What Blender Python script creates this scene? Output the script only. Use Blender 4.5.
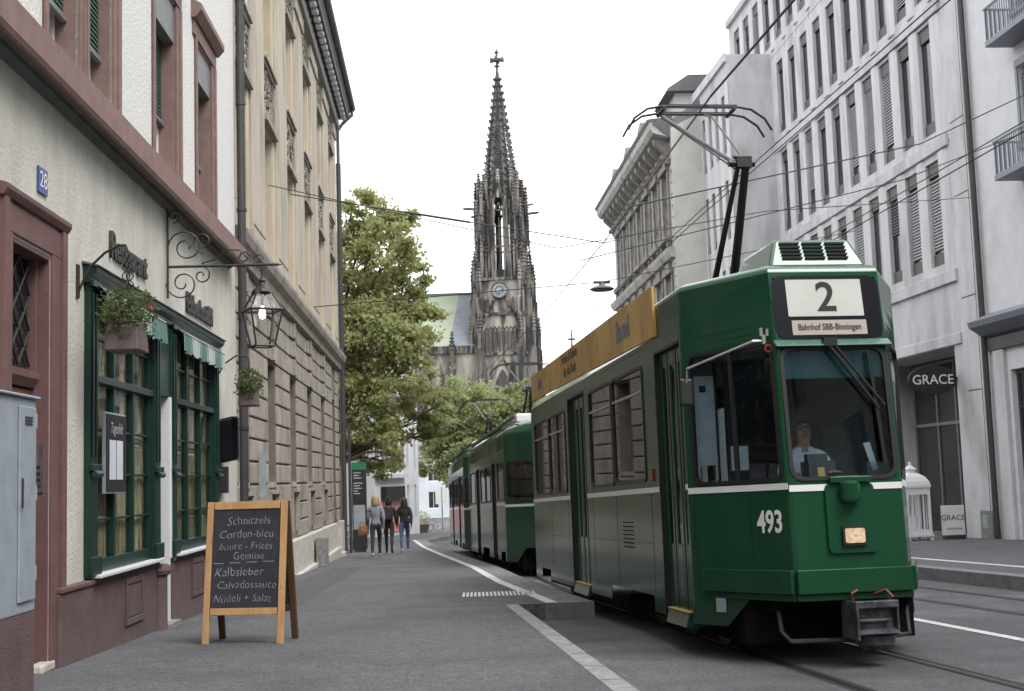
import bpy, bmesh, math, random
from mathutils import Vector, Matrix, noise
R = math.radians
scn = bpy.context.scene
for o in list(bpy.data.objects): bpy.data.objects.remove(o)
col = scn.collection
random.seed(7)

# ------------------------------------------------------------------ camera
cam_d = bpy.data.cameras.new('camera'); cam = bpy.data.objects.new('camera', cam_d); col.objects.link(cam)
PITCH, ROLL = R(5.93), 0.032
cam.location = (0, 0, 1.15)
cam.matrix_world = (Matrix.Translation((0, 0, 1.15)) @ Matrix.Rotation(R(90) + PITCH, 4, 'X') @ Matrix.Rotation(-ROLL, 4, 'Z'))
cam_d.sensor_width = 36; cam_d.lens = 36 * 1270 / 1024
cam_d.clip_start = 0.1; cam_d.clip_end = 3000
cam_d.dof.use_dof = True; cam_d.dof.focus_distance = 12.0; cam_d.dof.aperture_fstop = 5.6
scn.camera = cam

# ------------------------------------------------------------------ sky, sun, exposure
SUN_EL, SUN_AZ = R(52), R(135)          # high veiled sun behind the camera, to the right
w = bpy.data.worlds.new('World'); scn.world = w; w.use_nodes = True
nt = w.node_tree; nt.nodes.clear()
wo = nt.nodes.new('ShaderNodeOutputWorld'); bg = nt.nodes.new('ShaderNodeBackground')
sky = nt.nodes.new('ShaderNodeTexSky'); sky.sky_type = 'NISHITA'; sky.sun_disc = False
sky.sun_elevation = SUN_EL; sky.sun_rotation = SUN_AZ; sky.dust_density = 6.0; sky.air_density = 1.5
hs = nt.nodes.new('ShaderNodeHueSaturation'); hs.inputs['Saturation'].default_value = 0.12
mx = nt.nodes.new('ShaderNodeMix'); mx.data_type = 'RGBA'; mx.inputs['Factor'].default_value = 0.72
mx.inputs['B'].default_value = (9.6, 9.75, 10.0, 1)      # even cloud cover
nt.links.new(sky.outputs[0], hs.inputs['Color']); nt.links.new(hs.outputs[0], mx.inputs['A'])
nt.links.new(mx.outputs['Result'], bg.inputs['Color']); bg.inputs['Strength'].default_value = 0.12
nt.links.new(bg.outputs[0], wo.inputs[0])
sd = bpy.data.lights.new('sun', 'SUN'); sun = bpy.data.objects.new('sun', sd); col.objects.link(sun)
sd.energy = 0.9; sd.angle = R(25); sd.color = (1.0, 0.97, 0.93)
dv = Vector((math.sin(SUN_AZ) * math.cos(SUN_EL), math.cos(SUN_AZ) * math.cos(SUN_EL), math.sin(SUN_EL)))
sun.rotation_euler = dv.to_track_quat('Z', 'Y').to_euler()
scn.view_settings.view_transform = 'Standard'; scn.view_settings.look = 'None'
scn.view_settings.exposure = 1.2; scn.view_settings.gamma = 1
scn.view_settings.use_curve_mapping = False
scn.render.engine = 'CYCLES'
scn.cycles.max_bounces = 6; scn.cycles.transparent_max_bounces = 12

# ------------------------------------------------------------------ materials
def mat(name, c, rough=0.8, c2=None, scale=3.0, amt=0.5, bump=0.0, bscale=40.0, metal=0.0, coat=0.0, spec=0.5,
        emit=None, estr=0.0, stretch=(1, 1, 1), detail=6.0, c3=None, s3=0.6, t3=(0.5, 0.7), grain=0.0, gs=70.0):
    m = bpy.data.materials.new(name); m.use_nodes = True; n = m.node_tree.nodes; l = m.node_tree.links
    p = n['Principled BSDF']
    p.inputs['Roughness'].default_value = rough; p.inputs['Metallic'].default_value = metal
    p.inputs['Specular IOR Level'].default_value = spec
    if coat: p.inputs['Coat Weight'].default_value = coat; p.inputs['Coat Roughness'].default_value = 0.04
    tc = n.new('ShaderNodeTexCoord'); mp = n.new('ShaderNodeMapping'); l.new(tc.outputs['Object'], mp.inputs[0])
    mp.inputs['Scale'].default_value = stretch
    if c2 is None: c2 = tuple(x * 0.8 for x in c)
    nz = n.new('ShaderNodeTexNoise'); nz.inputs['Scale'].default_value = scale; nz.inputs['Detail'].default_value = detail
    nz.inputs['Roughness'].default_value = 0.65
    l.new(mp.outputs[0], nz.inputs['Vector'])
    rp = n.new('ShaderNodeMapRange'); rp.inputs['From Min'].default_value = 0.5 - 0.22 / max(amt, .05) * .5
    rp.inputs['From Max'].default_value = 0.5 + 0.22 / max(amt, .05) * .5
    l.new(nz.outputs['Fac'], rp.inputs['Value'])
    m1 = n.new('ShaderNodeMix'); m1.data_type = 'RGBA'
    m1.inputs['A'].default_value = (*c, 1); m1.inputs['B'].default_value = (*c2, 1)
    l.new(rp.outputs[0], m1.inputs['Factor']); out = m1.outputs['Result']
    if c3 is not None:
        n3 = n.new('ShaderNodeTexNoise'); n3.inputs['Scale'].default_value = s3; n3.inputs['Detail'].default_value = 8
        l.new(mp.outputs[0], n3.inputs['Vector'])
        r3 = n.new('ShaderNodeMapRange'); r3.inputs['From Min'].default_value = t3[0]; r3.inputs['From Max'].default_value = t3[1]
        l.new(n3.outputs['Fac'], r3.inputs['Value'])
        m3 = n.new('ShaderNodeMix'); m3.data_type = 'RGBA'; m3.inputs['B'].default_value = (*c3, 1)
        l.new(out, m3.inputs['A']); l.new(r3.outputs[0], m3.inputs['Factor']); out = m3.outputs['Result']
    if grain:
        ng = n.new('ShaderNodeTexNoise'); ng.inputs['Scale'].default_value = gs; ng.inputs['Detail'].default_value = 2; l.new(tc.outputs['Object'], ng.inputs['Vector'])
        rg = n.new('ShaderNodeMapRange'); rg.inputs['From Min'].default_value = .35; rg.inputs['From Max'].default_value = .65
        rg.inputs['To Min'].default_value = 1 - grain; rg.inputs['To Max'].default_value = 1 + grain; l.new(ng.outputs['Fac'], rg.inputs['Value'])
        mg = n.new('ShaderNodeVectorMath'); mg.operation = 'SCALE'; l.new(out, mg.inputs[0]); l.new(rg.outputs[0], mg.inputs['Scale']); out = mg.outputs[0]
    l.new(out, p.inputs['Base Color'])
    if bump:
        nb = n.new('ShaderNodeTexNoise'); nb.inputs['Scale'].default_value = bscale; nb.inputs['Detail'].default_value = 4
        l.new(tc.outputs['Object'], nb.inputs['Vector'])
        b = n.new('ShaderNodeBump'); b.inputs['Strength'].default_value = bump; b.inputs['Distance'].default_value = 0.02
        l.new(nb.outputs['Fac'], b.inputs['Height']); l.new(b.outputs[0], p.inputs['Normal'])
    if emit:
        p.inputs['Emission Color'].default_value = (*emit, 1); p.inputs['Emission Strength'].default_value = estr
    return m

def glass_thin(name, tint=(.75, .8, .8), refl=1.0, ior=1.5):
    m = bpy.data.materials.new(name); m.use_nodes = True; n = m.node_tree.nodes; l = m.node_tree.links; n.clear()
    o = n.new('ShaderNodeOutputMaterial'); t = n.new('ShaderNodeBsdfTransparent'); t.inputs[0].default_value = (*tint, 1)
    g = n.new('ShaderNodeBsdfGlossy'); g.inputs['Roughness'].default_value = 0.02; g.inputs[0].default_value = (refl, refl, refl, 1)
    # thin pane: the same Schlick reflectance from either side
    ge = n.new('ShaderNodeNewGeometry'); dt = n.new('ShaderNodeVectorMath'); dt.operation = 'DOT_PRODUCT'; l.new(ge.outputs['Incoming'], dt.inputs[0]); l.new(ge.outputs['Normal'], dt.inputs[1])
    ab = n.new('ShaderNodeMath'); ab.operation = 'ABSOLUTE'; l.new(dt.outputs['Value'], ab.inputs[0])
    om = n.new('ShaderNodeMath'); om.operation = 'SUBTRACT'; om.inputs[0].default_value = 1.0; l.new(ab.outputs[0], om.inputs[1])
    pw = n.new('ShaderNodeMath'); pw.operation = 'POWER'; pw.inputs[1].default_value = 5.0; l.new(om.outputs[0], pw.inputs[0])
    f0 = 1.8 * ((ior - 1) / (ior + 1)) ** 2
    f = n.new('ShaderNodeMath'); f.operation = 'MULTIPLY_ADD'; f.inputs[1].default_value = 1 - f0; f.inputs[2].default_value = f0; l.new(pw.outputs[0], f.inputs[0])
    s = n.new('ShaderNodeMixShader'); l.new(f.outputs[0], s.inputs[0]); l.new(t.outputs[0], s.inputs[1]); l.new(g.outputs[0], s.inputs[2])
    l.new(s.outputs[0], o.inputs[0]); return m

M = {}
M['asphalt_road'] = mat('asphalt_road', (.085, .085, .092), .8, (.06, .06, .066), 1.2, .7, .5, 130, c3=(.125, .125, .133), s3=.8, t3=(.48, .7), grain=.35, gs=38)
M['asphalt_walk'] = mat('asphalt_walk', (.118, .118, .126), .9, (.088, .088, .095), 9, .9, .7, 130, c3=(.078, .078, .084), s3=.9, t3=(.48, .68), grain=.38, gs=42)
M['asphalt_patch'] = mat('asphalt_patch', (.085, .085, .091), .9, (.068, .068, .073), 6, .9, .6, 130, grain=.35, gs=45)
M['crack'] = mat('crack', (.035, .035, .037), .95)
M['kerb_stone'] = mat('kerb_stone', (.26, .26, .265), .85, (.17, .17, .175), 9, .9, .3, 90)
M['platform_stone'] = mat('platform_stone', (.20, .20, .205), .85, (.13, .13, .135), 5, .8, .3, 90)
M['paint_white'] = mat('paint_white', (.62, .62, .62), .7, (.42, .42, .42), 14, 1.0, .1)
M['rail'] = mat('rail', (.10, .095, .09), .35, (.05, .045, .04), 6, .8, metal=.7)
M['groove'] = mat('groove', (.018, .018, .02), .9)
M['plaster_cream'] = mat('plaster_cream', (.56, .55, .495), .92, (.46, .45, .40), 3.5, .8, .5, 28, c3=(.40, .38, .33), s3=1.1, t3=(.5, .8), stretch=(1, 1, .45))
M['door_stone'] = mat('door_stone', (.15, .078, .074), .75, (.115, .058, .056), 4, .8, .25, 50)
M['roughcast'] = mat('roughcast', (.74, .735, .72), .95, (.52, .51, .49), 34, 1.2, .6, 45, detail=3)
M['pink_stone'] = mat('pink_stone', (.225, .145, .128), .8, (.175, .108, .096), 5, .7, .25, 60)
M['plinth_brown'] = mat('plinth_brown', (.115, .068, .068), .8, (.085, .052, .053), 4, .9, .4, 40, c3=(.15, .095, .09), s3=2.2, t3=(.58, .75))
M['under_grey'] = mat('under_grey', (.16, .155, .145), .85, (.11, .105, .10), 4, .8, .2)
M['green_wood'] = mat('green_wood', (.0045, .030, .021), .38, (.003, .021, .015), 5, .7, .1, 60)
M['dark_wood'] = mat('dark_wood', (.20, .085, .035), .5, (.12, .05, .02), 6, .9, .1, stretch=(4, 4, .6))
M['sill_white'] = mat('sill_white', (.60, .61, .63), .6, (.45, .46, .47), 8, .7)
M['win_dark'] = mat('win_dark', (.016, .018, .020), .08, (.035, .035, .036), 1.5, .8, spec=.5)
M['curtain'] = mat('curtain', (.75, .66, .42), .9, (.30, .23, .12), 9, 1.2, stretch=(1, 3, .12))
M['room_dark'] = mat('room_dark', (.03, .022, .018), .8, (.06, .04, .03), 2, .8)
M['pane'] = glass_thin('pane', (.88, .9, .9), .7, 1.35)
M['awning'] = None
M['iron'] = mat('iron', (.018, .018, .019), .5, (.03, .028, .026), 8, .6, .1)
M['letters'] = mat('letters', (.045, .04, .04), .6, (.03, .028, .028), 8, .6)
M['planter'] = mat('planter', (.13, .095, .085), .7, (.09, .065, .06), 9, .8, .15)
M['leaf_pot'] = mat('leaf_pot', (.07, .11, .035), .7, (.15, .17, .07), 5, .9)
M['flower'] = mat('flower', (.42, .04, .09), .7, (.30, .03, .06), 8, .6)
M['box_grey'] = mat('box_grey', (.30, .33, .37), .5, (.25, .28, .32), 5, .8, .08, c3=(.20, .22, .24), s3=2.5, t3=(.6, .75))
M['enamel_blue'] = mat('enamel_blue', (.03, .07, .30), .25)
M['white'] = mat('white', (.75, .75, .75), .6, (.66, .66, .66), 6, .6)
M['shutter_green'] = mat('shutter_green', (.045, .12, .095), .5, (.03, .09, .07), 6, .7)
M['shutter_grey'] = mat('shutter_grey', (.19, .19, .195), .55, (.14, .14, .145), 6, .7)
M['b2_reveal'] = mat('b2_reveal', (.20, .175, .145), .9, (.14, .12, .10), 2.5, .8, .3, 22)
M['b2_stone'] = mat('b2_stone', (.36, .325, .275), .9, (.25, .22, .185), 2.2, .9, .5, 22, c3=(.135, .12, .10), s3=1.3, t3=(.52, .78), stretch=(1, 1, .6))
M['b2_upper'] = mat('b2_upper', (.54, .47, .36), .85, (.46, .39, .29), 2.6, .8, .2, 30, c3=(.33, .28, .20), s3=1.0, t3=(.55, .8), stretch=(1, 1, .25))
M['b2_pilaster'] = mat('b2_pilaster', (.46, .41, .335), .85, (.37, .33, .27), 3, .8, .25, 30, c3=(.20, .18, .145), s3=1.4, t3=(.5, .8), stretch=(1, 1, .3))
M['b2_plinth'] = mat('b2_plinth', (.52, .49, .44), .9, (.38, .35, .31), 4, .9, .4, 30)
M['relief'] = mat('relief', (.36, .33, .27), .9, (.06, .055, .045), 15, 1.6, 1.0, 22, detail=2)
M['cornice_grey'] = mat('cornice_grey', (.30, .29, .28), .8, (.22, .21, .20), 4, .8)
M['lead'] = mat('lead', (.10, .105, .11), .5, (.075, .078, .082), 3, .8, metal=.2)
M['zinc'] = mat('zinc', (.15, .15, .16), .5, (.09, .09, .095), 4, .8, metal=.3)
M['concrete_white'] = mat('concrete_white', (.56, .56, .575), .88, (.45, .45, .46), 1.6, .8, .25, 40, c3=(.28, .28, .285), s3=.9, t3=(.50, .80), stretch=(1, 1, .35))
M['concrete_rib'] = mat('concrete_rib', (.60, .60, .615), .88, (.50, .50, .51), 2.4, .8, .2, 40, c3=(.30, .30, .305), s3=1.4, t3=(.52, .82), stretch=(1, 1, .22))
M['bronze'] = mat('bronze', (.035, .033, .033), .5, (.05, .047, .045), 5, .7)
M['blind_dark'] = mat('blind_dark', (.055, .053, .055), .5, (.04, .04, .04), 5, .6)
M['blind_light'] = mat('blind_light', (.30, .30, .31), .5, (.24, .24, .25), 5, .6)
M['plaster_white'] = mat('plaster_white', (.63, .635, .66), .9, (.56, .565, .585), 1.8, .7, .2, 40, c3=(.46, .46, .48), s3=.7, t3=(.55, .85))
M['rail_grey'] = mat('rail_grey', (.20, .21, .25), .5, (.16, .17, .20), 6, .6)
M['firewall'] = mat('firewall', (.55, .54, .50), .92, (.47, .46, .43), 1.2, .8, .2, 20, c3=(.38, .37, .35), s3=.5, t3=(.55, .8))
M['mid_stone'] = mat('mid_stone', (.46, .445, .42), .85, (.34, .325, .30), 2.4, .9, .3, 20, c3=(.12, .115, .105), s3=1.1, t3=(.5, .78))
M['mid_dark'] = mat('mid_dark', (.25, .235, .215), .85, (.15, .14, .13), 3, .9)
M['gothic'] = mat('gothic', (.21, .19, .165), .95, (.085, .078, .07), .75, 1.5, .6, 3, c3=(.03, .03, .033), s3=1.1, t3=(.46, .56), stretch=(1.3, 1.3, .16))
M['gothic_pale'] = mat('gothic_pale', (.36, .33, .28), .95, (.17, .155, .135), .5, 1.4, .3, 3, c3=(.05, .048, .048), s3=.8, t3=(.52, .62), stretch=(1, 1, .2))
M['gothic_dark'] = mat('gothic_dark', (.13, .125, .125), .95, (.05, .05, .054), .9, 1.0, .6, 3)
M['copper_green'] = mat('copper_green', (.25, .285, .205), .7, (.20, .235, .17), .6, .8, stretch=(.3, 1, 1))
M['slate'] = mat('slate', (.17, .185, .21), .7, (.13, .14, .16), 1.2, .8)
M['leaf1'] = mat('leaf1', (.40, .41, .19), .6, (.27, .30, .12), .9, 1.1, c3=(.50, .44, .24), s3=1.6, t3=(.55, .72))
M['leaf2'] = mat('leaf2', (.36, .40, .19), .6, (.25, .29, .13), .8, 1.0, c3=(.27, .26, .12), s3=1.2, t3=(.55, .75))
M['bark'] = mat('bark', (.10, .085, .065), .9, (.055, .045, .035), 5, .9, .6, 30)
M['tram_green_skylit'] = mat('tram_green_skylit', (.030, .105, .062), .35, (.022, .080, .047), 2.0, .8, coat=.5, spec=.5)  # tram paint lightened on upper parts: sky reflection put into the colour
M['tram_green'] = mat('tram_green', (.012, .062, .030), .13, (.010, .052, .025), 1.2, .6, c3=(.026, .072, .044), s3=1.6, t3=(.52, .8), stretch=(1, 1, .35), bump=.10, bscale=2.6, coat=0, spec=.16)
M['tram_light'] = mat('tram_light', (.26, .33, .27), .35, (.2, .26, .21), 3, .8)
M['rubber'] = mat('rubber', (.012, .012, .013), .45)
M['black_gloss'] = mat('black_gloss', (.006, .006, .010), .25, spec=.2)
M['under'] = mat('under', (.006, .006, .0065), .95, (.011, .010, .010), 6, .8, .3, spec=.05)
M['steel_dark'] = mat('steel_dark', (.06, .065, .07), .5, (.035, .035, .038), 6, .9, .3, metal=.4)
M['coupler_grey'] = mat('coupler_grey', (.10, .105, .12), .5, (.03, .032, .035), 7, 1.0, .3, metal=.3)
M['banner'] = mat('banner', (.50, .29, .08), .5, (.36, .21, .07), 2.5, 1.0, c3=(.62, .42, .14), s3=1.1, t3=(.5, .7))
M['banner_text'] = mat('banner_text', (.15, .085, .04), .6)
M['banner_blue'] = mat('banner_blue', (.17, .19, .23), .6)
M['tram_glass'] = glass_thin('tram_glass', (.45, .49, .49), .8, 1.5)
M['wind_glass'] = glass_thin('wind_glass', (.60, .68, .70), .55, 1.35)
M['cab_wall'] = mat('cab_wall', (.075, .085, .10), .7, (.05, .06, .07), 2, .7)
M['tint_glass'] = mat('tint_glass', (.012, .075, .085), .3)
M['seat_wood'] = mat('seat_wood', (.16, .11, .07), .5)
M['interior'] = mat('interior', (.22, .21, .19), .7, (.16, .15, .14), 3, .6)
M['interior_dark'] = mat('interior_dark', (.03, .03, .032), .8)
M['sign_lit'] = mat('sign_lit', (.36, .36, .33), .5, emit=(.80, .82, .76), estr=.10)
M['sign_lit2'] = mat('sign_lit2', (.30, .27, .24), .5, emit=(.78, .70, .62), estr=.06)
M['sign_black'] = mat('sign_black', (.01, .01, .012), .7)
M['headlight'] = mat('headlight', (.45, .36, .25), .3, (.25, .17, .10), 28, 1.3, emit=(1, .72, .45), estr=.16)
M['bulb'] = mat('bulb', (.9, .8, .65), .3, emit=(1, .88, .70), estr=6.0)
M['orange'] = mat('orange', (.20, .03, .012), .35)
M['cable_rust'] = mat('cable_rust', (.22, .07, .045), .6)
M['red'] = mat('red', (.45, .03, .02), .4)
M['yellow'] = mat('yellow', (.55, .40, .10), .5)
M['chrome'] = mat('chrome', (.55, .56, .56), .25, metal=.9)
M['chalk_black'] = mat('chalk_black', (.018, .019, .026), .75, (.03, .031, .038), 6, .9)
M['chalk'] = mat('chalk', (.40, .40, .42), .95, (.22, .22, .24), 60, 1.2)
M['pine'] = mat('pine', (.50, .30, .145), .55, (.40, .22, .095), 5, .9, .08, stretch=(3, 3, .5), c3=(.20, .09, .03), s3=7, t3=(.68, .74))
M['pine_dark'] = mat('pine_dark', (.09, .045, .02), .6)
M['paper'] = mat('paper', (.66, .68, .76), .6)
M['sign_glass'] = glass_thin('sign_glass', (.95, .95, .95), .5, 1.3)
M['skin'] = mat('skin', (.27, .14, .095), .55, (.42, .23, .16), 20, .5)
M['hair_blonde'] = mat('hair_blonde', (.33, .26, .16), .6, (.22, .17, .10), 30, 1.0, stretch=(1, 1, .2))
M['hair_brown'] = mat('hair_brown', (.022, .012, .009), .55, (.010, .007, .006), 30, 1.0, stretch=(1, 1, .2))
M['cloth_black'] = mat('cloth_black', (.016, .016, .019), .85, (.028, .028, .03), 10, .7)
M['cloth_grey'] = mat('cloth_grey', (.24, .255, .29), .9, (.18, .19, .22), 8, .7, c3=(.07, .08, .10), s3=9, t3=(.60, .64))
M['jeans'] = mat('jeans', (.05, .075, .14), .85, (.09, .12, .20), 9, .8)
M['cloth_white'] = mat('cloth_white', (.55, .60, .66), .85, (.46, .5, .56), 8, .6)
M['leather_tan'] = mat('leather_tan', (.24, .12, .055), .6, (.16, .08, .035), 8, .7)
M['shoe_white'] = mat('shoe_white', (.70, .68, .67), .6)
M['kiosk_black'] = mat('kiosk_black', (.022, .022, .028), .5)
M['kiosk_green'] = mat('kiosk_green', (.02, .20, .10), .5)
M['grace_white'] = mat('grace_white', (.72, .72, .71), .6)
M['stone_block'] = mat('stone_block', (.15, .15, .145), .9, (.24, .24, .23), 12, 1.1, .4, 60)
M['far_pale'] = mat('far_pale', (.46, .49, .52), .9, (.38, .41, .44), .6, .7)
M['brown_wall'] = mat('brown_wall', (.20, .155, .115), .9, (.15, .115, .085), 2, .8)
M['pink_shutter'] = mat('pink_shutter', (.22, .11, .115), .7)
M['poster'] = mat('poster', (.32, .36, .37), .6, (.24, .27, .28), 6, .9)
M['graffiti'] = mat('graffiti', (.10, .035, .06), .8)
M['hill'] = mat('hill', (.10, .13, .10), .9)

def leafy(k, amt=.58):
    n = M[k].node_tree.nodes; l = M[k].node_tree.links; p = n['Principled BSDF']; o = [q for q in n if q.type == 'OUTPUT_MATERIAL'][0]
    t = n.new('ShaderNodeBsdfTranslucent'); src = p.inputs['Base Color'].links[0].from_socket; l.new(src, t.inputs['Color'])
    m = n.new('ShaderNodeMixShader'); m.inputs[0].default_value = amt; l.new(p.outputs[0], m.inputs[1]); l.new(t.outputs[0], m.inputs[2]); l.new(m.outputs[0], o.inputs[0])
for k in ('leaf1', 'leaf2', 'leaf_pot'): leafy(k)
def low_dirt(k, c, h0, h1, amt):
    "road dirt thrown up on the lowest part of a surface, broken up by noise"
    n = M[k].node_tree.nodes; l = M[k].node_tree.links; p = n['Principled BSDF']; src = p.inputs['Base Color'].links[0].from_socket
    tc = n.new('ShaderNodeTexCoord'); sp = n.new('ShaderNodeSeparateXYZ'); l.new(tc.outputs['Object'], sp.inputs[0])
    nz = n.new('ShaderNodeTexNoise'); nz.inputs['Scale'].default_value = 3.0; nz.inputs['Detail'].default_value = 8; l.new(tc.outputs['Object'], nz.inputs['Vector'])
    ad = n.new('ShaderNodeMath'); ad.operation = 'MULTIPLY_ADD'; ad.inputs[1].default_value = -.9; l.new(nz.outputs['Fac'], ad.inputs[0]); l.new(sp.outputs[2], ad.inputs[2])
    mr = n.new('ShaderNodeMapRange'); mr.inputs['From Min'].default_value = h0 - .45; mr.inputs['From Max'].default_value = h1 - .45; mr.inputs['To Min'].default_value = amt; mr.inputs['To Max'].default_value = 0; l.new(ad.outputs[0], mr.inputs['Value'])
    m = n.new('ShaderNodeMix'); m.data_type = 'RGBA'; m.inputs['B'].default_value = (*c, 1); l.new(src, m.inputs['A']); l.new(mr.outputs[0], m.inputs['Factor']); l.new(m.outputs['Result'], p.inputs['Base Color'])
low_dirt('tram_green', (.035, .038, .033), .20, .75, .45)
low_dirt('plinth_brown', (.13, .12, .11), -.75, .1, .55)

def striped(name, ca, cb, axis, freq, duty=0.5, rough=.8):
    m = bpy.data.materials.new(name); m.use_nodes = True; n = m.node_tree.nodes; l = m.node_tree.links
    p = n['Principled BSDF']; p.inputs['Roughness'].default_value = rough
    tc = n.new('ShaderNodeTexCoord'); sp = n.new('ShaderNodeSeparateXYZ'); l.new(tc.outputs['Object'], sp.inputs[0])
    a = n.new('ShaderNodeMath'); a.operation = 'MULTIPLY'; a.inputs[1].default_value = freq; l.new(sp.outputs[axis], a.inputs[0])
    f = n.new('ShaderNodeMath'); f.operation = 'FRACT'; l.new(a.outputs[0], f.inputs[0])
    g = n.new('ShaderNodeMath'); g.operation = 'GREATER_THAN'; g.inputs[1].default_value = duty; l.new(f.outputs[0], g.inputs[0])
    mi = n.new('ShaderNodeMix'); mi.data_type = 'RGBA'; mi.inputs['A'].default_value = (*ca, 1); mi.inputs['B'].default_value = (*cb, 1)
    l.new(g.outputs[0], mi.inputs['Factor']); l.new(mi.outputs['Result'], p.inputs['Base Color']); return m
M['awning'] = striped('awning', (.08, .16, .14), (.33, .37, .35), 1, 8.0, .5)
M['redwhite'] = striped('redwhite', (.50, .045, .04), (.60, .50, .48), 1, 2.2, .5)

# ------------------------------------------------------------------ mesh builder
class MB:
    def __init__(s): s.v = []; s.f = []; s.xf = None
    def add(s, vs, fs):
        b = len(s.v)
        if s.xf is not None: vs = [tuple(s.xf @ Vector(q)) for q in vs]
        s.v += [tuple(q) for q in vs]; s.f += [tuple(b + i for i in f) for f in fs]; return s
    def box(s, x0, x1, y0, y1, z0, z1):
        x0, x1 = min(x0, x1), max(x0, x1); y0, y1 = min(y0, y1), max(y0, y1); z0, z1 = min(z0, z1), max(z0, z1)
        return s.add([(x0, y0, z0), (x1, y0, z0), (x1, y1, z0), (x0, y1, z0), (x0, y0, z1), (x1, y0, z1), (x1, y1, z1), (x0, y1, z1)],
                     [(0, 3, 2, 1), (4, 5, 6, 7), (0, 1, 5, 4), (1, 2, 6, 5), (2, 3, 7, 6), (3, 0, 4, 7)])
    def quad(s, a, b, c, d): return s.add([a, b, c, d], [(0, 1, 2, 3)])
    def poly(s, pts): return s.add(pts, [tuple(range(len(pts)))])
    def prism(s, pts, d):
        "extrude polygon pts (3D) by vector d"
        n = len(pts); d = Vector(d)
        vs = [Vector(p) for p in pts] + [Vector(p) + d for p in pts]
        fs = [tuple(reversed(range(n))), tuple(range(n, 2 * n))] + [(i, (i + 1) % n, n + (i + 1) % n, n + i) for i in range(n)]
        return s.add(vs, fs)
    def loft(s, rings, caps=True, closed=True):
        n = len(rings[0]); vs = [p for r in rings for p in r]; fs = []
        for k in range(len(rings) - 1):
            for i in range(n if closed else n - 1):
                a = k * n + i; b = k * n + (i + 1) % n; fs.append((a, b, b + n, a + n))
        if caps: fs += [tuple(reversed(range(n))), tuple(range((len(rings) - 1) * n, len(rings) * n))]
        return s.add(vs, fs)
    def tube(s, pts, r, n=8, caps=True):
        pts = [Vector(p) for p in pts]; rr = r if isinstance(r, (list, tuple)) else [r] * len(pts)
        rings = []; prev = None
        for i, p in enumerate(pts):
            t = (pts[min(i + 1, len(pts) - 1)] - pts[max(i - 1, 0)]).normalized()
            if prev is None:
                u = t.cross(Vector((0, 0, 1)) if abs(t.z) < .9 else Vector((1, 0, 0))).normalized()
            else:
                u = (prev - t * prev.dot(t)); u = u.normalized() if u.length > 1e-6 else t.orthogonal().normalized()
            prev = u; v = t.cross(u)
            rings.append([p + (u * math.cos(2 * math.pi * k / n) + v * math.sin(2 * math.pi * k / n)) * rr[i] for k in range(n)])
        return s.loft(rings, caps)
    def lathe(s, prof, c=(0, 0, 0), n=16, ph=0.0):
        rings = [[(c[0] + r * math.cos(2 * math.pi * k / n + ph), c[1] + r * math.sin(2 * math.pi * k / n + ph), c[2] + z) for k in range(n)] for r, z in prof]
        return s.loft(rings)
    def wall(s, o, y0, y1, z0, z1, holes=(), x=0.0, zsplit=()):
        "street face at out=x; o=+1 faces +x, -1 faces -x; holes (ya,yb,za,zb,depth)"
        ys = sorted({y0, y1, *[q for h in holes for q in h[:2]]}); zs = sorted({z0, z1, *zsplit, *[q for h in holes for q in h[2:4]]})
        for a, b in zip(ys, ys[1:]):
            for c, d in zip(zs, zs[1:]):
                my, mz = (a + b) / 2, (c + d) / 2
                if any(h[0] < my < h[1] and h[2] < mz < h[3] for h in holes): continue
                s.quad((o * x, a, c), (o * x, b, c), (o * x, b, d), (o * x, a, d))
        for ya, yb, za, zb, dp in holes:
            X0, X1 = o * x, o * (x - dp)
            s.quad((X0, ya, za), (X0, yb, za), (X1, yb, za), (X1, ya, za)); s.quad((X0, ya, zb), (X0, yb, zb), (X1, yb, zb), (X1, ya, zb))
            s.quad((X0, ya, za), (X0, ya, zb), (X1, ya, zb), (X1, ya, za)); s.quad((X0, yb, za), (X0, yb, zb), (X1, yb, zb), (X1, yb, za))
        return s
    def build(s, name, m, parent=None, smooth=False, bevel=0.0, label=None, recalc=True, weld=False, seg=2):
        me = bpy.data.meshes.new(name); me.from_pydata(s.v, [], s.f)
        if recalc or weld:
            bm = bmesh.new(); bm.from_mesh(me)
            if weld: bmesh.ops.remove_doubles(bm, verts=bm.verts, dist=1e-4)
            bmesh.ops.recalc_face_normals(bm, faces=bm.faces); bm.to_mesh(me); bm.free()
        for mm in (m if isinstance(m, (list, tuple)) else [m]): me.materials.append(M[mm])
        if smooth:
            for p in me.polygons: p.use_smooth = True
        ob = bpy.data.objects.new(name, me); col.objects.link(ob)
        if parent is not None: ob.parent = parent
        if bevel:
            b = ob.modifiers.new('bevel', 'BEVEL'); b.width = bevel; b.segments = seg; b.limit_method = 'ANGLE'; b.angle_limit = R(25)
            b.harden_normals = False
        if label: ob['label'] = label
        return ob

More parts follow.
